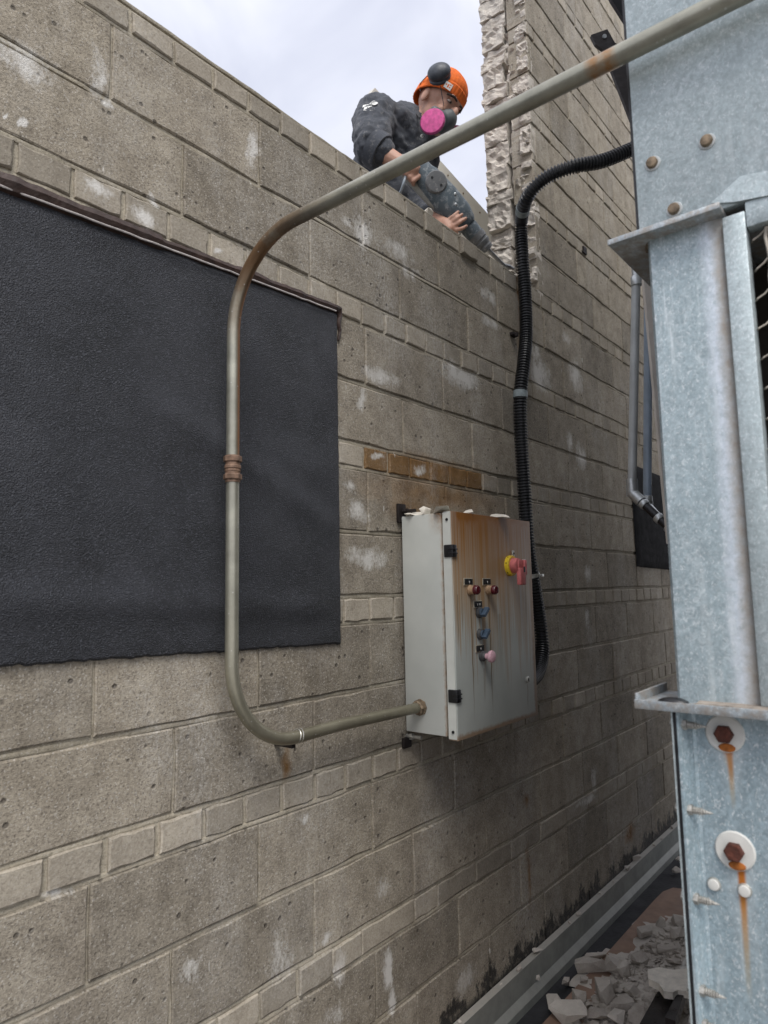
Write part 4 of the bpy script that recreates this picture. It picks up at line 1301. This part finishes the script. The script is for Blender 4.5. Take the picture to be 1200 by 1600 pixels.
# ---------------------------------------------------------------- floor channel, sheet, rubble
ch = thing('floor_channel', 'long dusty galvanised channel lying along the foot of the block wall', 'channel', (3., -.03, 0))
y0, y1, zt = -.027, -.001, .130
g = MB(); g.prism([(.6, y1, zt), (.6, y0, zt), (.6, y0, .050), (.6, y0 - .014, .026), (.6, y0 - .015, .0), (.6, y0 - .012, .0), (.6, y0 - .011, .024), (.6, y0 + .004, .046), (.6, y0 + .004, zt - .005), (.6, y1, zt - .005)], (4.1, 0, 0))
part('profile', g, M_CHAN, ch)
for px, py in ((842, 1528),):
    P = onY(px, py, y0 - .012)
    part('debris_crumb', hull((P[0], P[1] + .003, P[2]), (.012, .01, .012), 5), M_RUBBLE, ch)
for i in range(14):
    x = 1.75 + i * .17 + random.uniform(-.06, .06)
    s = random.uniform(.006, .02)
    part('debris_crumb', drop(hull((x, random.uniform(-.022, -.010), zt), (s * 1.5, s * .8, s * .8), 60 + i), zt - .0005), M_RUBBLE, ch)

pl = [onZ(846, 1606, .004), onZ(960, 1480, .004), onZ(1022, 1410, .004), onZ(1036, 1396, .004), onZ(1052, 1390, .004), onZ(1075, 1393, .004)]
poly = [(p[0], p[1], .003) for p in pl]
poly += [(poly[-1][0] - .05, -1.0, .003), (1.3, -1.0, .003), (1.3, poly[0][1] + .03, .003)]
g = MB(); g.prism(poly, (0, 0, .010))
single('brown_sheet', g, M_BROWNSH, 'brown sheet with a rounded corner lying under the rubble beside the channel', 'sheet')
SZ = .0130
# dust mound carrying the pieces
def mound(x, y):
    cx, cy = 2.62, -.55
    d = ((x - cx) / .62) ** 2 + ((y - cy) / .40) ** 2
    h = .055 * math.exp(-d * 1.1)
    cx, cy = 3.1, -.52
    d = ((x - cx) / .40) ** 2 + ((y - cy) / .26) ** 2
    h += .030 * math.exp(-d)
    h += (.012 * nz(x * 9, y * 9) + .006 * nz(x * 30, y * 30)) * min(1., h / .02)
    return SZ + h - .020
vs = []; fs = []
nx, ny = 90, 60
for i in range(nx + 1):
    for j in range(ny + 1):
        x = 1.7 + 2.0 * i / nx; y = -1.0 + .93 * j / ny
        vs.append((x, y, mound(x, y)))
for i in range(nx):
    for j in range(ny):
        q = (i * (ny + 1) + j, (i + 1) * (ny + 1) + j, (i + 1) * (ny + 1) + j + 1, i * (ny + 1) + j + 1)
        if max(vs[k][2] for k in q) > SZ - .004: fs.append(q)
g = MB(); g.add(vs, fs)
o = part('rubble_dust', g, M_RUBBLE, None, smooth=True)
o['kind'] = 'stuff'; o['label'] = 'grey dust and grit between the rubble pieces on the floor'; o['category'] = 'dust'
SHARED = 'grey broken masonry chunk in the rubble heap between the channel and the tower'
def chunk(px, py, s, seed, label=None, m=M_RUBBLE, lift=0., flat=1., n=13):
    P = onZ(px, py, .05)
    P = onZ(px, py, max(SZ, mound(P[0], P[1])) + s[2] * .5)
    zf = max(SZ, mound(P[0], P[1])) - .002 + lift
    g = drop(hull((P[0], P[1], zf), s, seed, n, flat), zf)
    single('rubble_chunk', g, m, label or SHARED, 'rubble', group='rubble chunks on the floor')
BIG = [(892, 1584, (.095, .06, .045), 'big pale angular chunk nearest the channel at the bottom of the heap'),
       (925, 1514, (.085, .045, .03), 'long grey chunk lying just below the thin stone slab in the rubble'),
       (944, 1551, (.055, .05, .045), 'rounded grey chunk in the middle of the rubble heap'),
       (930, 1498, (.085, .026, .016), 'long thin stone slab lying at the upper left rim of the rubble'),
       (958, 1508, (.045, .05, .04), 'blocky pale chunk right of the thin stone slab'),
       (975, 1517, (.03, .032, .05), 'upright narrow chunk in the upper middle of the rubble'),
       (975, 1573, (.06, .045, .035), 'broad grey chunk left of the black angle iron'),
       (1007, 1457, (.05, .04, .03), 'dark angular chunk at the top rim of the rubble on the brown sheet'),
       (1042, 1483, (.055, .032, .028), 'brick-shaped grey chunk near the right side of the rubble heap'),
       (1018, 1476, (.035, .03, .02), 'small flat chunk left of the brick-shaped chunk'),
       (884, 1534, (.024, .02, .026), 'small square chunk at the left rim beside the black floor strip'),
       (865, 1570, (.055, .04, .028), 'leftmost chunk of the rubble on the brown sheet'),
       (905, 1560, (.04, .035, .035), 'chunk behind the big pale angular one in the rubble'),
       (935, 1590, (.06, .045, .03), 'low chunk at the bottom edge of the photo right of the big pale one'),
       (965, 1595, (.07, .045, .03), 'wide flat chunk at the bottom edge in the middle of the rubble'),
       (953, 1540, (.04, .04, .028), 'small chunk above the rounded grey chunk'),
       (985, 1545, (.04, .045, .03), 'chunk left of the cream plaster slab, half sunk in dust'),
       (1000, 1500, (.04, .04, .03), 'chunk in the dusty hollow above the cream plaster slab'),
       (1060, 1460, (.05, .04, .035), 'chunk against the galvanised panel edge, upper right of the heap'),
       (1030, 1440, (.05, .035, .03), 'pale chunk at the far rim of the heap below the sheet corner'),
       (1052, 1500, (.04, .03, .02), 'chunk just above the flaking white scrap'),
       (915, 1533, (.03, .02, .015), 'thin chip beneath the long grey chunk'),
       (1062, 1440, (.05, .04, .03), 'rightmost chunk of the far rim beside the galvanised panel'),
       (1000, 1590, (.06, .05, .03), 'chunk at the bottom edge beside the black angle iron'),
       (1058, 1360, (.03, .03, .02), 'small chunk beyond the brown sheet, lower of the two by the channel'),
       (1062, 1345, (.03, .025, .02), 'small chunk beyond the brown sheet, upper of the two by the channel')]
for i, (px, py, s, lab) in enumerate(BIG):
    chunk(px, py, s, 400 + i, lab, n=14)
rr = random.Random(3)
grit = MB()
cnt = 0
while cnt < 1000:
    px, py = rr.uniform(850, 1075), rr.uniform(1425, 1602)
    if py < 1600 - (px - 845) * .92 + 22 or (px - 1060) > 20: continue
    q = rr.uniform(.004, .011) if rr.random() < .7 else rr.uniform(.011, .019)
    P = onZ(px, py, .03)
    zf = max(SZ, mound(P[0], P[1])) - .002
    h_ = drop(hull((P[0], P[1], zf), (q * rr.uniform(.9, 1.7), q, q * rr.uniform(.5, .9)), 600 + cnt, 9), zf)
    grit.add(h_.v, h_.f)
    cnt += 1
o = part('rubble_grit', grit, M_RUBBLE, None)
o['kind'] = 'stuff'; o['label'] = 'small crumbs of broken masonry scattered among the larger chunks'; o['category'] = 'grit'
# pale plaster slab and flashing pieces by the tower foot
c = onZ(1046, 1542, .16)
def pxpoly(lst, Z, dz, tilt=0.):
    out = []
    for (x, y) in lst:
        P = onZ(x, y, Z); out.append((P[0], P[1], Z + tilt * (P[1] - c[1])))
    return out
g = MB(); g.prism(pxpoly([(1012, 1526), (1030, 1522), (1052, 1526), (1078, 1524), (1084, 1562), (1060, 1558), (1052, 1562), (1038, 1560), (1030, 1548), (1014, 1540)], .14, 0), (0, 0, .022))
single('plaster_slab', g, M_WHITEPL, 'flat cream plaster slab lying on the rubble beside the galvanised lower panel', 'plaster slab')
g = MB(); g.prism(pxpoly([(1000, 1602), (1028, 1552), (1066, 1560), (1040, 1610)], .112, 0), (0, 0, .006)); g.prism(pxpoly([(1040, 1606), (1062, 1562), (1072, 1562), (1056, 1612)], .118, 0), (0, 0, .03))
single('angle_iron', g, M_IRON, 'black chipped angle iron poking out under the cream plaster slab', 'angle iron')
g = MB(); g.prism(pxpoly([(1062, 1520), (1078, 1488), (1090, 1500), (1090, 1530)], .13, 0), (0, 0, .012))
single('flashing_scrap', g, speckled('flaking_white_paint', (.55, .53, .48), (.03, .03, .03), .52, 60), 'flaking white scrap leaning above the cream plaster slab', 'scrap')

# ---------------------------------------------------------------- board behind the worker
A, B = onY(586, 137, .60), onY(766, 338, .60)
Bl = B + (B - A) * .35
g = MB(); g.prism([A, Bl, Bl - np.array([0, 0, .55]), (A[0] + .05, .60, 2.03), (A[0] - .10, .60, 2.03), (A[0] - .12, .60, A[2] - .18)], (0, .03, 0))
bd = thing('white_board', 'cream board with a sloping top edge standing behind the worker', 'board', (A[0] + .4, .6, 2.03))
part('panel', g, M_BOARD, bd)
for px, py in ((588, 147), (700, 274), (724, 302), (750, 332)):
    P = onY(px, py, .598)
    g = MB(); g.lathe(tuple(P), (0, -1, 0), [(-.004, .005), (.002, .005), (.003, .003)], 10)
    part('screw', g, M_BRASSY, bd)

# ---------------------------------------------------------------- demolition hammer
def V(px, py, d): return Vector(dep(px, py, d))
ham = thing('demolition_hammer', 'dusty blue-grey demolition hammer with its chisel on the broken wall end', 'hammer', tuple(dep(803, 420, 2.86)))
h0 = V(648, 258, 2.70); h1 = V(760, 387, 2.78)
hax = (h1 - h0).normalized(); Lh = (h1 - h0).length
hs = hax.cross(Vector(cF)).normalized()            # across, in the picture plane
ht = hs.cross(hax).normalized()
if ht.dot(Vector(cF)) > 0: ht = -ht                # towards the camera
def sect(mb, stations, seg=18, pw=2.6):
    """super-ellipse body along the hammer axis: (t, half across, half deep, shift across)"""
    vs = []
    for t, a, b, sh in stations:
        c = h0 + hax * (Lh * t) + hs * sh
        for k in range(seg):
            th = 2 * math.pi * k / seg
            cs, sn = math.cos(th), math.sin(th)
            vs.append(c + hs * a * abs(cs) ** (2 / pw) * (1 if cs >= 0 else -1) + ht * b * abs(sn) ** (2 / pw) * (1 if sn >= 0 else -1))
    fs = []
    for i in range(len(stations) - 1):
        for k in range(seg):
            k2 = (k + 1) % seg
            fs.append((i * seg + k, i * seg + k2, (i + 1) * seg + k2, (i + 1) * seg + k))
    fs.append(tuple(range(seg))[::-1]); fs.append(tuple((len(stations) - 1) * seg + k for k in range(seg)))
    return mb.add(vs, fs)
g = sect(MB(), [(-.10, .020, .030, 0), (-.06, .034, .040, 0), (.0, .040, .045, 0), (.12, .046, .050, .0), (.16, .052, .055, 0), (.40, .058, .058, 0), (.60, .056, .056, 0), (.70, .044, .046, 0), (.73, .036, .04, 0)])
part('motor_housing', g, M_HAMMER, ham, smooth=True)
g = sect(MB(), [(.72, .034, .034, 0), (.76, .036, .036, 0), (.86, .034, .034, 0)], 18, 2.)
part('barrel', g, M_HAMMER, ham, smooth=True)
g = sect(MB(), [(.84, .037, .037, 0), (.90, .036, .036, 0), (.905, .032, .032, 0), (.925, .032, .032, 0), (.93, .035, .035, 0), (.96, .030, .030, 0), (.965, .026, .026, 0), (.985, .026, .026, 0), (.99, .028, .028, 0), (1.02, .024, .024, 0), (1.03, .012, .012, 0)], 22, 2.)
part('chuck', g, M_HAMGREY, ham, smooth=True)
# round crank cover with two holes
cc = h0 + hax * (Lh * .255) + ht * .050
g = MB(); g.lathe(tuple(cc), tuple(ht), [(-.02, .044), (.008, .043), (.012, .039), (.013, .0)], 24)
cv = part('crank_cover', g, M_HAMGREY, ham, smooth=True)
for s_ in (-1, 1):
    g = MB(); g.lathe(tuple(cc + hax * .022 * s_ + hs * .004 * s_ + ht * .0125), tuple(ht), [(0, .005), (.0012, .005)], 10)
    part('cover_hole', g, M_BLACKPL, cv)
for (t, a) in ((.52, .0), (.60, -.03), (.45, .025)):
    g = MB(); g.lathe(tuple(h0 + hax * (Lh * t) + hs * a + ht * .055), tuple(ht), [(-.006, .006), (.003, .0055), (.004, .003)], 10)
    part('screw', g, M_ALU, ham)
# rear handle loop
ha = h0 + hax * (-.02) + hs * .02
hl = [h0 - hax * .03 + hs * .0, h0 - hax * .055 - hs * .03, h0 - hax * .02 - hs * .052, h0 + hax * .06 - hs * .052, h0 + hax * .15 - hs * .048, h0 + hax * .19 - hs * .03]
g = MB(); g.tube(catmull(hl, 8), .016, 12)
part('grip', g, M_HAMPALE, ham, smooth=True)
tip = V(803, 420, 2.86)
c1 = h0 + hax * (Lh * 1.02); c2 = V(787, 415, 2.84)
g = MB(); g.tube([c1, c1.lerp(c2, .75), c2], [.0085, .0085, .010], 12); g.tube([c2, c2.lerp(tip, .5), tip], [.010, .012, .004], 8)
part('chisel', g, M_STEEL, ham, smooth=True)
g = MB(); g.tube(catmull([V(640, 258, 2.70), V(634, 275, 2.66), V(629, 292, 2.66), V(621, 312, 2.72), V(616, 335, 2.85)], 8), .0055, 10)
part('power_cord', g, M_CORD, ham, smooth=True)

# ---------------------------------------------------------------- the worker
man = thing('person', 'worker in dusty navy work jacket, orange beanie and pink-filter respirator leaning over the wall', 'person', (2.15, .52, REAR_Z))
def remesh(o, vox, smooth=6, disp=None):
    r = o.modifiers.new('remesh', 'REMESH'); r.mode = 'VOXEL'; r.voxel_size = vox; r.use_smooth_shade = True
    s = o.modifiers.new('smooth', 'SMOOTH'); s.factor = .5; s.iterations = smooth
    for (scale, st) in (disp or []):
        t = bpy.data.textures.new('folds', 'CLOUDS'); t.noise_scale = scale; t.noise_depth = 2
        d = o.modifiers.new('folds', 'DISPLACE'); d.texture = t; d.strength = st; d.mid_level = .5; d.texture_coords = 'LOCAL'
DH = 2.96
H = V(683, 166, DH)
tc = -Vector(cF); rt = Vector(cR); upv = Vector(cU)
fw_ = (rt * .65 - upv * .52 + tc * .55).normalized()
hu = (upv * .87 + rt * .46 + tc * .10); hu = (hu - fw_ * hu.dot(fw_)).normalized()
hr = fw_.cross(hu).normalized()                     # his right-hand side, towards the camera
if hr.dot(tc) < 0: hr = -hr
def hp(f, s, u): return H + fw_ * f + hr * s + hu * u
def hell(mb, c, r, seg=18, rings=12): return mb.ell(hp(*c), (fw_ * r[0], hr * r[1], hu * r[2]), seg, rings)
shN = V(589, 184, 2.84); elN = V(580, 230, 2.70); wrN = V(636, 262, 2.66)
shF = V(668, 218, 3.10); elF = V(646, 315, 3.02); wrF = V(686, 347, 2.74)
neck = V(653, 196, 2.99); chest = V(625, 225, 3.02); belly = V(612, 300, 3.06)
pel = Vector((2.10, .56, REAR_Z + .86))
legs = []
for s_ in (-1, 1):
    hip = pel + Vector((.10 * s_, 0, -.02)); knee = Vector((hip.x + .03 * s_, .47, REAR_Z + .47)); ank = Vector((hip.x + .05 * s_, .58, REAR_Z + .09))
    legs.append((hip, knee, ank))
g = MB()
hell(g, (-.008, 0, .035), (.100, .079, .100)); hell(g, (.022, 0, -.045), (.078, .064, .075)); hell(g, (.05, 0, -.085), (.045, .045, .03)); hell(g, (.06, 0, .0), (.04, .055, .05))
hell(g, (.108, 0, -.012), (.020, .016, .030)); hell(g, (.092, 0, .038), (.014, .050, .012)); hell(g, (.075, .045, -.03), (.022, .018, .02)); hell(g, (.075, -.045, -.03), (.022, .018, .02))
hell(g, (-.012, .080, -.005), (.018, .009, .032)); hell(g, (-.012, -.080, -.005), (.018, .009, .032))
g.cone(hp(-.025, 0, -.06), neck, .056, .062)
g.cone(neck, chest, .07, .13); g.cone(chest, belly, .13, .12); g.cone(belly, pel, .12, .12)
g.cone(neck, shN, .06, .055); g.cone(neck, shF, .06, .055)
g.cone(shN, elN, .052, .042); g.cone(elN, wrN, .043, .029); g.cone(shF, elF, .05, .04); g.cone(elF, wrF, .038, .028)
for hip, knee, ank in legs: g.cone(hip, knee, .08, .055); g.cone(knee, ank, .05, .04)
# his left hand, laid over the front of the tool
palm = V(697, 351, 2.70)
g.cone(wrF, palm, .028, .024); g.cone(palm, V(702, 358, 2.685), .026, .022)
fb = [V(699, 345, 2.69), V(703, 349, 2.685), V(707, 354, 2.682), V(710, 360, 2.682)]
fm = [V(709, 337, 2.672), V(714, 341, 2.668), V(719, 347, 2.668), V(722, 357, 2.672)]
ft = [V(716, 331, 2.675), V(722, 335, 2.672), V(728, 341, 2.675), V(729, 353, 2.68)]
for i in range(4):
    g.cone(fb[i], fm[i], .0082, .0078, 10); g.cone(fm[i], ft[i], .0078, .0066, 10)
g.cone(V(694, 357, 2.70), V(703, 366, 2.70), .0125, .0115, 10); g.cone(V(703, 366, 2.70), V(714, 366, 2.71), .011, .009, 10)
# his right hand, closed on the rear grip
pr = V(645, 264, 2.665)
g.cone(wrN, pr, .029, .027)
for i in range(4):
    a = pr + hax * (.018 * (i - 1.0)) + hs * .0; b = a + ht * .0 + hs * -.034 - Vector(cF) * .012; c_ = b + Vector(cF) * .035 + hs * .004
    g.cone(a, b, .0105, .010, 10); g.cone(b, c_, .0098, .008, 10)
g.cone(pr + hs * .01, pr + hs * .028 + hax * .02, .0115, .0095, 10)
body = part('body', g, M_SKIN, man)
remesh(body, .004, 2)
# jacket
g = MB()
g.cone(neck + upv * -.03, chest, .085, .165); g.cone(chest, belly, .165, .15); g.cone(belly, pel, .15, .145)
g.cone(chest + rt * -.05, belly + rt * -.12, .12, .11)
g.cone(neck - upv * .045, shN, .07, .085); g.cone(neck - upv * .045, shF, .07, .075)
g.cone(shN, V(583, 205, 2.78), .088, .088); g.cone(V(583, 205, 2.78), elN, .086, .072); g.cone(elN, V(592, 236, 2.69), .070, .064)
g.cone(shN, V(612, 235, 2.95), .08, .10)
g.cone(shF, elF, .075, .060); g.cone(elF, V(677, 341, 2.81), .058, .040)
jk = part('jacket', g, M_JACKET, man)
remesh(jk, .008, 5, [(.05, .024), (.13, .030), (.022, .008)])
# collar
g = MB()
for k, (r_, off) in enumerate(((.075, 0), (.070, .018))):
    pass
cpts = []
nax = (hp(-.02, 0, -.05) - neck).normalized(); n1 = nax.cross(tc).normalized(); n2 = nax.cross(n1)
for k in range(25):
    a = 6.283 * k / 24
    cpts.append(neck + nax * (-.012 + .012 * math.cos(a)) + (n1 * math.cos(a) + n2 * math.sin(a)) * .078)
g.tube(cpts, .016, 8)
co = part('collar', g, M_JACKET, man, smooth=True)
g = MB(); g.lathe(tuple(V(659, 213, 2.86)), tuple(tc), [(0, .007), (.004, .006), (.005, .003)], 10)
part('snap_button', g, M_ZINC, man)
# rolled cuff of the near sleeve
ca_ = (wrN - elN).normalized(); cc_ = elN.lerp(wrN, .45)
n1 = ca_.cross(tc).normalized(); n2 = ca_.cross(n1)
g = MB(); g.tube([elN.lerp(wrN, .05), elN.lerp(wrN, .20), elN.lerp(wrN, .33), elN.lerp(wrN, .34), elN.lerp(wrN, .28)], [.074, .074, .070, .060, .050], 18, caps=False)
cf = part('cuff', g, M_JACKET, man, smooth=True)
# trousers and boots
g = MB()
g.cone(pel + Vector((0, -.02, .10)), pel, .155, .165)
for hip, knee, ank in legs: g.cone(hip, knee, .105, .078); g.cone(knee, ank, .075, .06)
tr = part('trousers', g, M_TROUSER, man)
remesh(tr, .014, 4, [(.08, .02)])
# black apron front seen below the pipe
for hip, knee, ank in legs:
    g = MB(); g.box((ank.x - .045, ank.y - .19, REAR_Z), (ank.x + .045, ank.y + .06, REAR_Z + .075), .02); g.cyl(ank, ank + Vector((0, 0, .08)), .055, 14)
    part('boot', g, M_BLACKPL, man, smooth=True)
# beanie
vs = []; fs = []
seg, rings = 144, 26
def rim(a):                                        # height of the rim round the head, a=0 at the face
    return .040 * (.5 + .5 * math.cos(a)) - .020 * (.5 - .5 * math.cos(a)) + .010 * abs(math.sin(a))
for i in range(rings + 1):
    t = i / rings
    for k in range(seg):
        a = 6.283185 * k / seg
        z0 = rim(a)
        t2 = max(0., (t - .30) / .70)
        rr_ = math.cos(t2 * math.pi / 2) ** .78
        soft_ = nz(a * 1.1 + 4, t * 3.2)
        bulge_ = (1.055 if t < .29 else 1.0) + .010 * math.cos(k * math.pi / 2) * (1 if t < .30 else .5) + .05 * soft_ * min(1., t2 * 3)
        f_ = -.010 + math.cos(a) * .104 * rr_ * bulge_ - .034 * t2 * t2
        s_ = math.sin(a) * .087 * rr_ * bulge_
        u_ = z0 + t / .30 * .040 if t <= .30 else (z0 + .040) + (.150 - z0 - .040) * math.sin(t2 * math.pi / 2) + .008 * soft_ * t2
        vs.append(hp(f_, s_, u_))
for i in range(rings):
    for k in range(seg):
        k2 = (k + 1) % seg
        fs.append((i * seg + k, i * seg + k2, (i + 1) * seg + k2, (i + 1) * seg + k))
fs.append(tuple(rings * seg + k for k in range(seg)))
g = MB(); g.add(vs, fs)
be = part('beanie', g, M_BEANIE, man, smooth=True)
so = be.modifiers.new('thickness', 'SOLIDIFY'); so.thickness = .006; so.offset = 1
# woven badge on the cuff
bc = V(690, 138, DH - .115)
vs = []
def surf(a, u):                                    # point on the cuff
    return hp(-.010 + math.cos(a) * .1200, math.sin(a) * .1000, u)
a0 = .80
g = MB(); n_ = 6
for i in range(n_ + 1):
    a = a0 + .30 * (i / n_ - .5)
    g.v += [tuple(surf(a, .042)), tuple(surf(a, .068))]
for i in range(n_): g.f.append((2 * i, 2 * i + 2, 2 * i + 3, 2 * i + 1)); g.mi.append(0)
bdg = part('badge', g, M_MARK, be)
so = bdg.modifiers.new('thickness', 'SOLIDIFY'); so.thickness = .002; so.offset = 0
for (da, u, da2, u2) in ((-.10, .050, -.05, .054), (-.02, .048, .03, .062), (.06, .054, .11, .059), (-.09, .060, -.04, .064)):
    g = MB()
    q = [surf(a0 + da, u), surf(a0 + da2, u), surf(a0 + da2, u2), surf(a0 + da, u2)]
    q = [p + (p - hp(-.01, 0, (u + u2) / 2)).normalized() * .0015 for p in q]
    g.add(q, [(0, 1, 2, 3)])
    k = part('emblem', g, M_BEANIE, bdg)
    so = k.modifiers.new('thickness', 'SOLIDIFY'); so.thickness = .001
# ear defenders pushed up on the crown
mc = V(686, 113, DH - .105)
mn = (tc * .8 + upv * .45 - rt * .25).normalized()
mx = rt - mn * rt.dot(mn); mx.normalize(); my = mn.cross(mx)
g = MB(); g.ell(mc, (mx * .050, my * .047, mn * .032), 24, 14)
mf = part('ear_cup', g, M_MUFF, man, smooth=True)
g = MB(); n_ = 26
g.tube([mc - mn * .024 + (mx * math.cos(6.283 * i / n_) * .036 + my * math.sin(6.283 * i / n_) * .034) for i in range(n_ + 1)], .012, 10)
part('cushion', g, M_MUFF, mf, smooth=True)
g = MB()
g.tube(catmull([mc - rt * .03, V(662, 124, DH - .06), V(656, 133, DH - .04), V(657, 143, DH - .05)], 8), .0018, 6)
part('headband', g, M_BLACKPL, man, smooth=True)
# half-mask respirator
g = MB()
hell(g, (.100, 0, -.048), (.038, .042, .050)); hell(g, (.085, 0, -.055), (.045, .055, .048)); g.cone(hp(.10, .03, -.055), hp(.085, .075, -.062), .024, .022)
mk = part('respirator', g, M_MASK, man)
remesh(mk, .005, 4)
fc = V(675, 188, DH - .155)
fn = (tc * .92 - rt * .30 + upv * .0).normalized()
g = MB(); g.lathe(tuple(fc - fn * .02), tuple(fn), [(0, .046), (.004, .052), (.014, .0525), (.019, .049), (.021, .036), (.021, .001)], 30)
fl_ = part('filter', g, M_FILTER, mk, smooth=True)
g = MB(); g.lathe(tuple(fc - fn * .030), tuple(fn), [(0, .030), (.010, .050), (.013, .0535), (.016, .0535)], 30)
part('filter_seat', g, M_MASK, mk, smooth=True)
g = MB(); g.lathe(tuple(hp(.085, -.085, -.06)), tuple(-hr), [(-.012, .03), (0, .05), (.018, .052), (.021, .04)], 24)
part('filter', g, M_FILTER, mk, smooth=True)
g = MB()
g.tube(catmull([hp(.095, .055, -.02), hp(.055, .082, .03), hp(.03, .086, .055)], 8), .0018, 6)
g.tube(catmull([fc - rt * .05 + upv * .01, V(655, 184, DH - .10), V(648, 175, DH - .06), V(640, 168, DH)], 8), .0032, 6)
part('strap', g, M_BLACKPL, mk, smooth=True)
# eye and brow
for s_ in (1, -1):
    ec = hp(.086, .034 * s_, .014)
    g = MB(); g.ell(ec, (fw_ * .012, hr * .014, hu * .0058), 14, 10)
    ey = part('eye', g, M_EYE, man, smooth=True)
    g = MB(); g.ell(ec + fw_ * .0075, (fw_ * .006, hr * .0062, hu * .0054), 12, 8)
    part('iris', g, M_HAIR, ey, smooth=True)
    g = MB(); g.tube(catmull([hp(.104, .014 * s_, .033), hp(.098, .036 * s_, .037), hp(.078, .060 * s_, .029)], 6), [.004 + .0012 * math.sin(i / 12 * 3.14) for i in range(13)], 7)
    part('eyebrow', g, M_HAIR, man, smooth=True)
# white print on the shoulder
def text(body_, p, sx, ang, size):
    cu = bpy.data.curves.new('print', 'FONT'); cu.body = body_; cu.size = size; cu.align_x = 'CENTER'; cu.align_y = 'CENTER'; cu.extrude = .0005; cu.offset = .0012
    ob = bpy.data.objects.new('tmp', cu); COL.objects.link(ob)
    dg = bpy.context.evaluated_depsgraph_get()
    me = bpy.data.meshes.new_from_object(ob.evaluated_get(dg))
    bpy.data.objects.remove(ob)
    ca, sa = math.cos(ang), math.sin(ang)
    ux = rt * ca + upv * sa; uy = -rt * sa + upv * ca
    g = MB(); g.add([p + ux * v.co.x * sx + uy * v.co.y + tc * v.co.z for v in me.vertices], [tuple(f.vertices) for f in me.polygons])
    o = part('shoulder_print', g, M_MARK, man)
    sw = o.modifiers.new('wrap', 'SHRINKWRAP'); sw.target = jk; sw.wrap_method = 'PROJECT'; sw.use_negative_direction = True; sw.use_positive_direction = True
    sw.wrap_method = 'NEAREST_SURFACEPOINT'; sw.wrap_mode = 'ABOVE_SURFACE'; sw.offset = .006
    return o
text('RS', V(579, 172, 2.755), 1.15, .30, .044)
text('B', V(580, 183, 2.745), 1.2, .30, .030)

# loose pieces on top of the low wall
for i, (px, py, s, lab, m) in enumerate(((626, 305, (.03, .018, .012), 'small flat mortar flake on the wall top beside the power cord', M_WHITEPL),
                                         (670, 335, (.035, .025, .032), 'pale mortar lump on the wall top between the worker and the tool hand', M_WHITEPL),
                                         (713, 368, (.035, .022, .018), 'dark stone chip on the wall top just under the worker\'s fingers', M_RUBBLE),
                                         (690, 352, (.02, .015, .010), 'tiny mortar crumb on the wall top under the worker\'s cuff', M_WHITEPL),
                                         (790, 428, (.03, .02, .016), 'broken mortar crumb on the wall top at the chisel tip', M_WHITEPL))):
    zt_ = U(-.009) - JT * .5 + .002
    P = onY(px, py, .03)
    single('mortar_lump', drop(hull((P[0], .03, zt_), s, 900 + i), zt_ - .001), m, lab, 'mortar lump', group='loose pieces on the wall top')
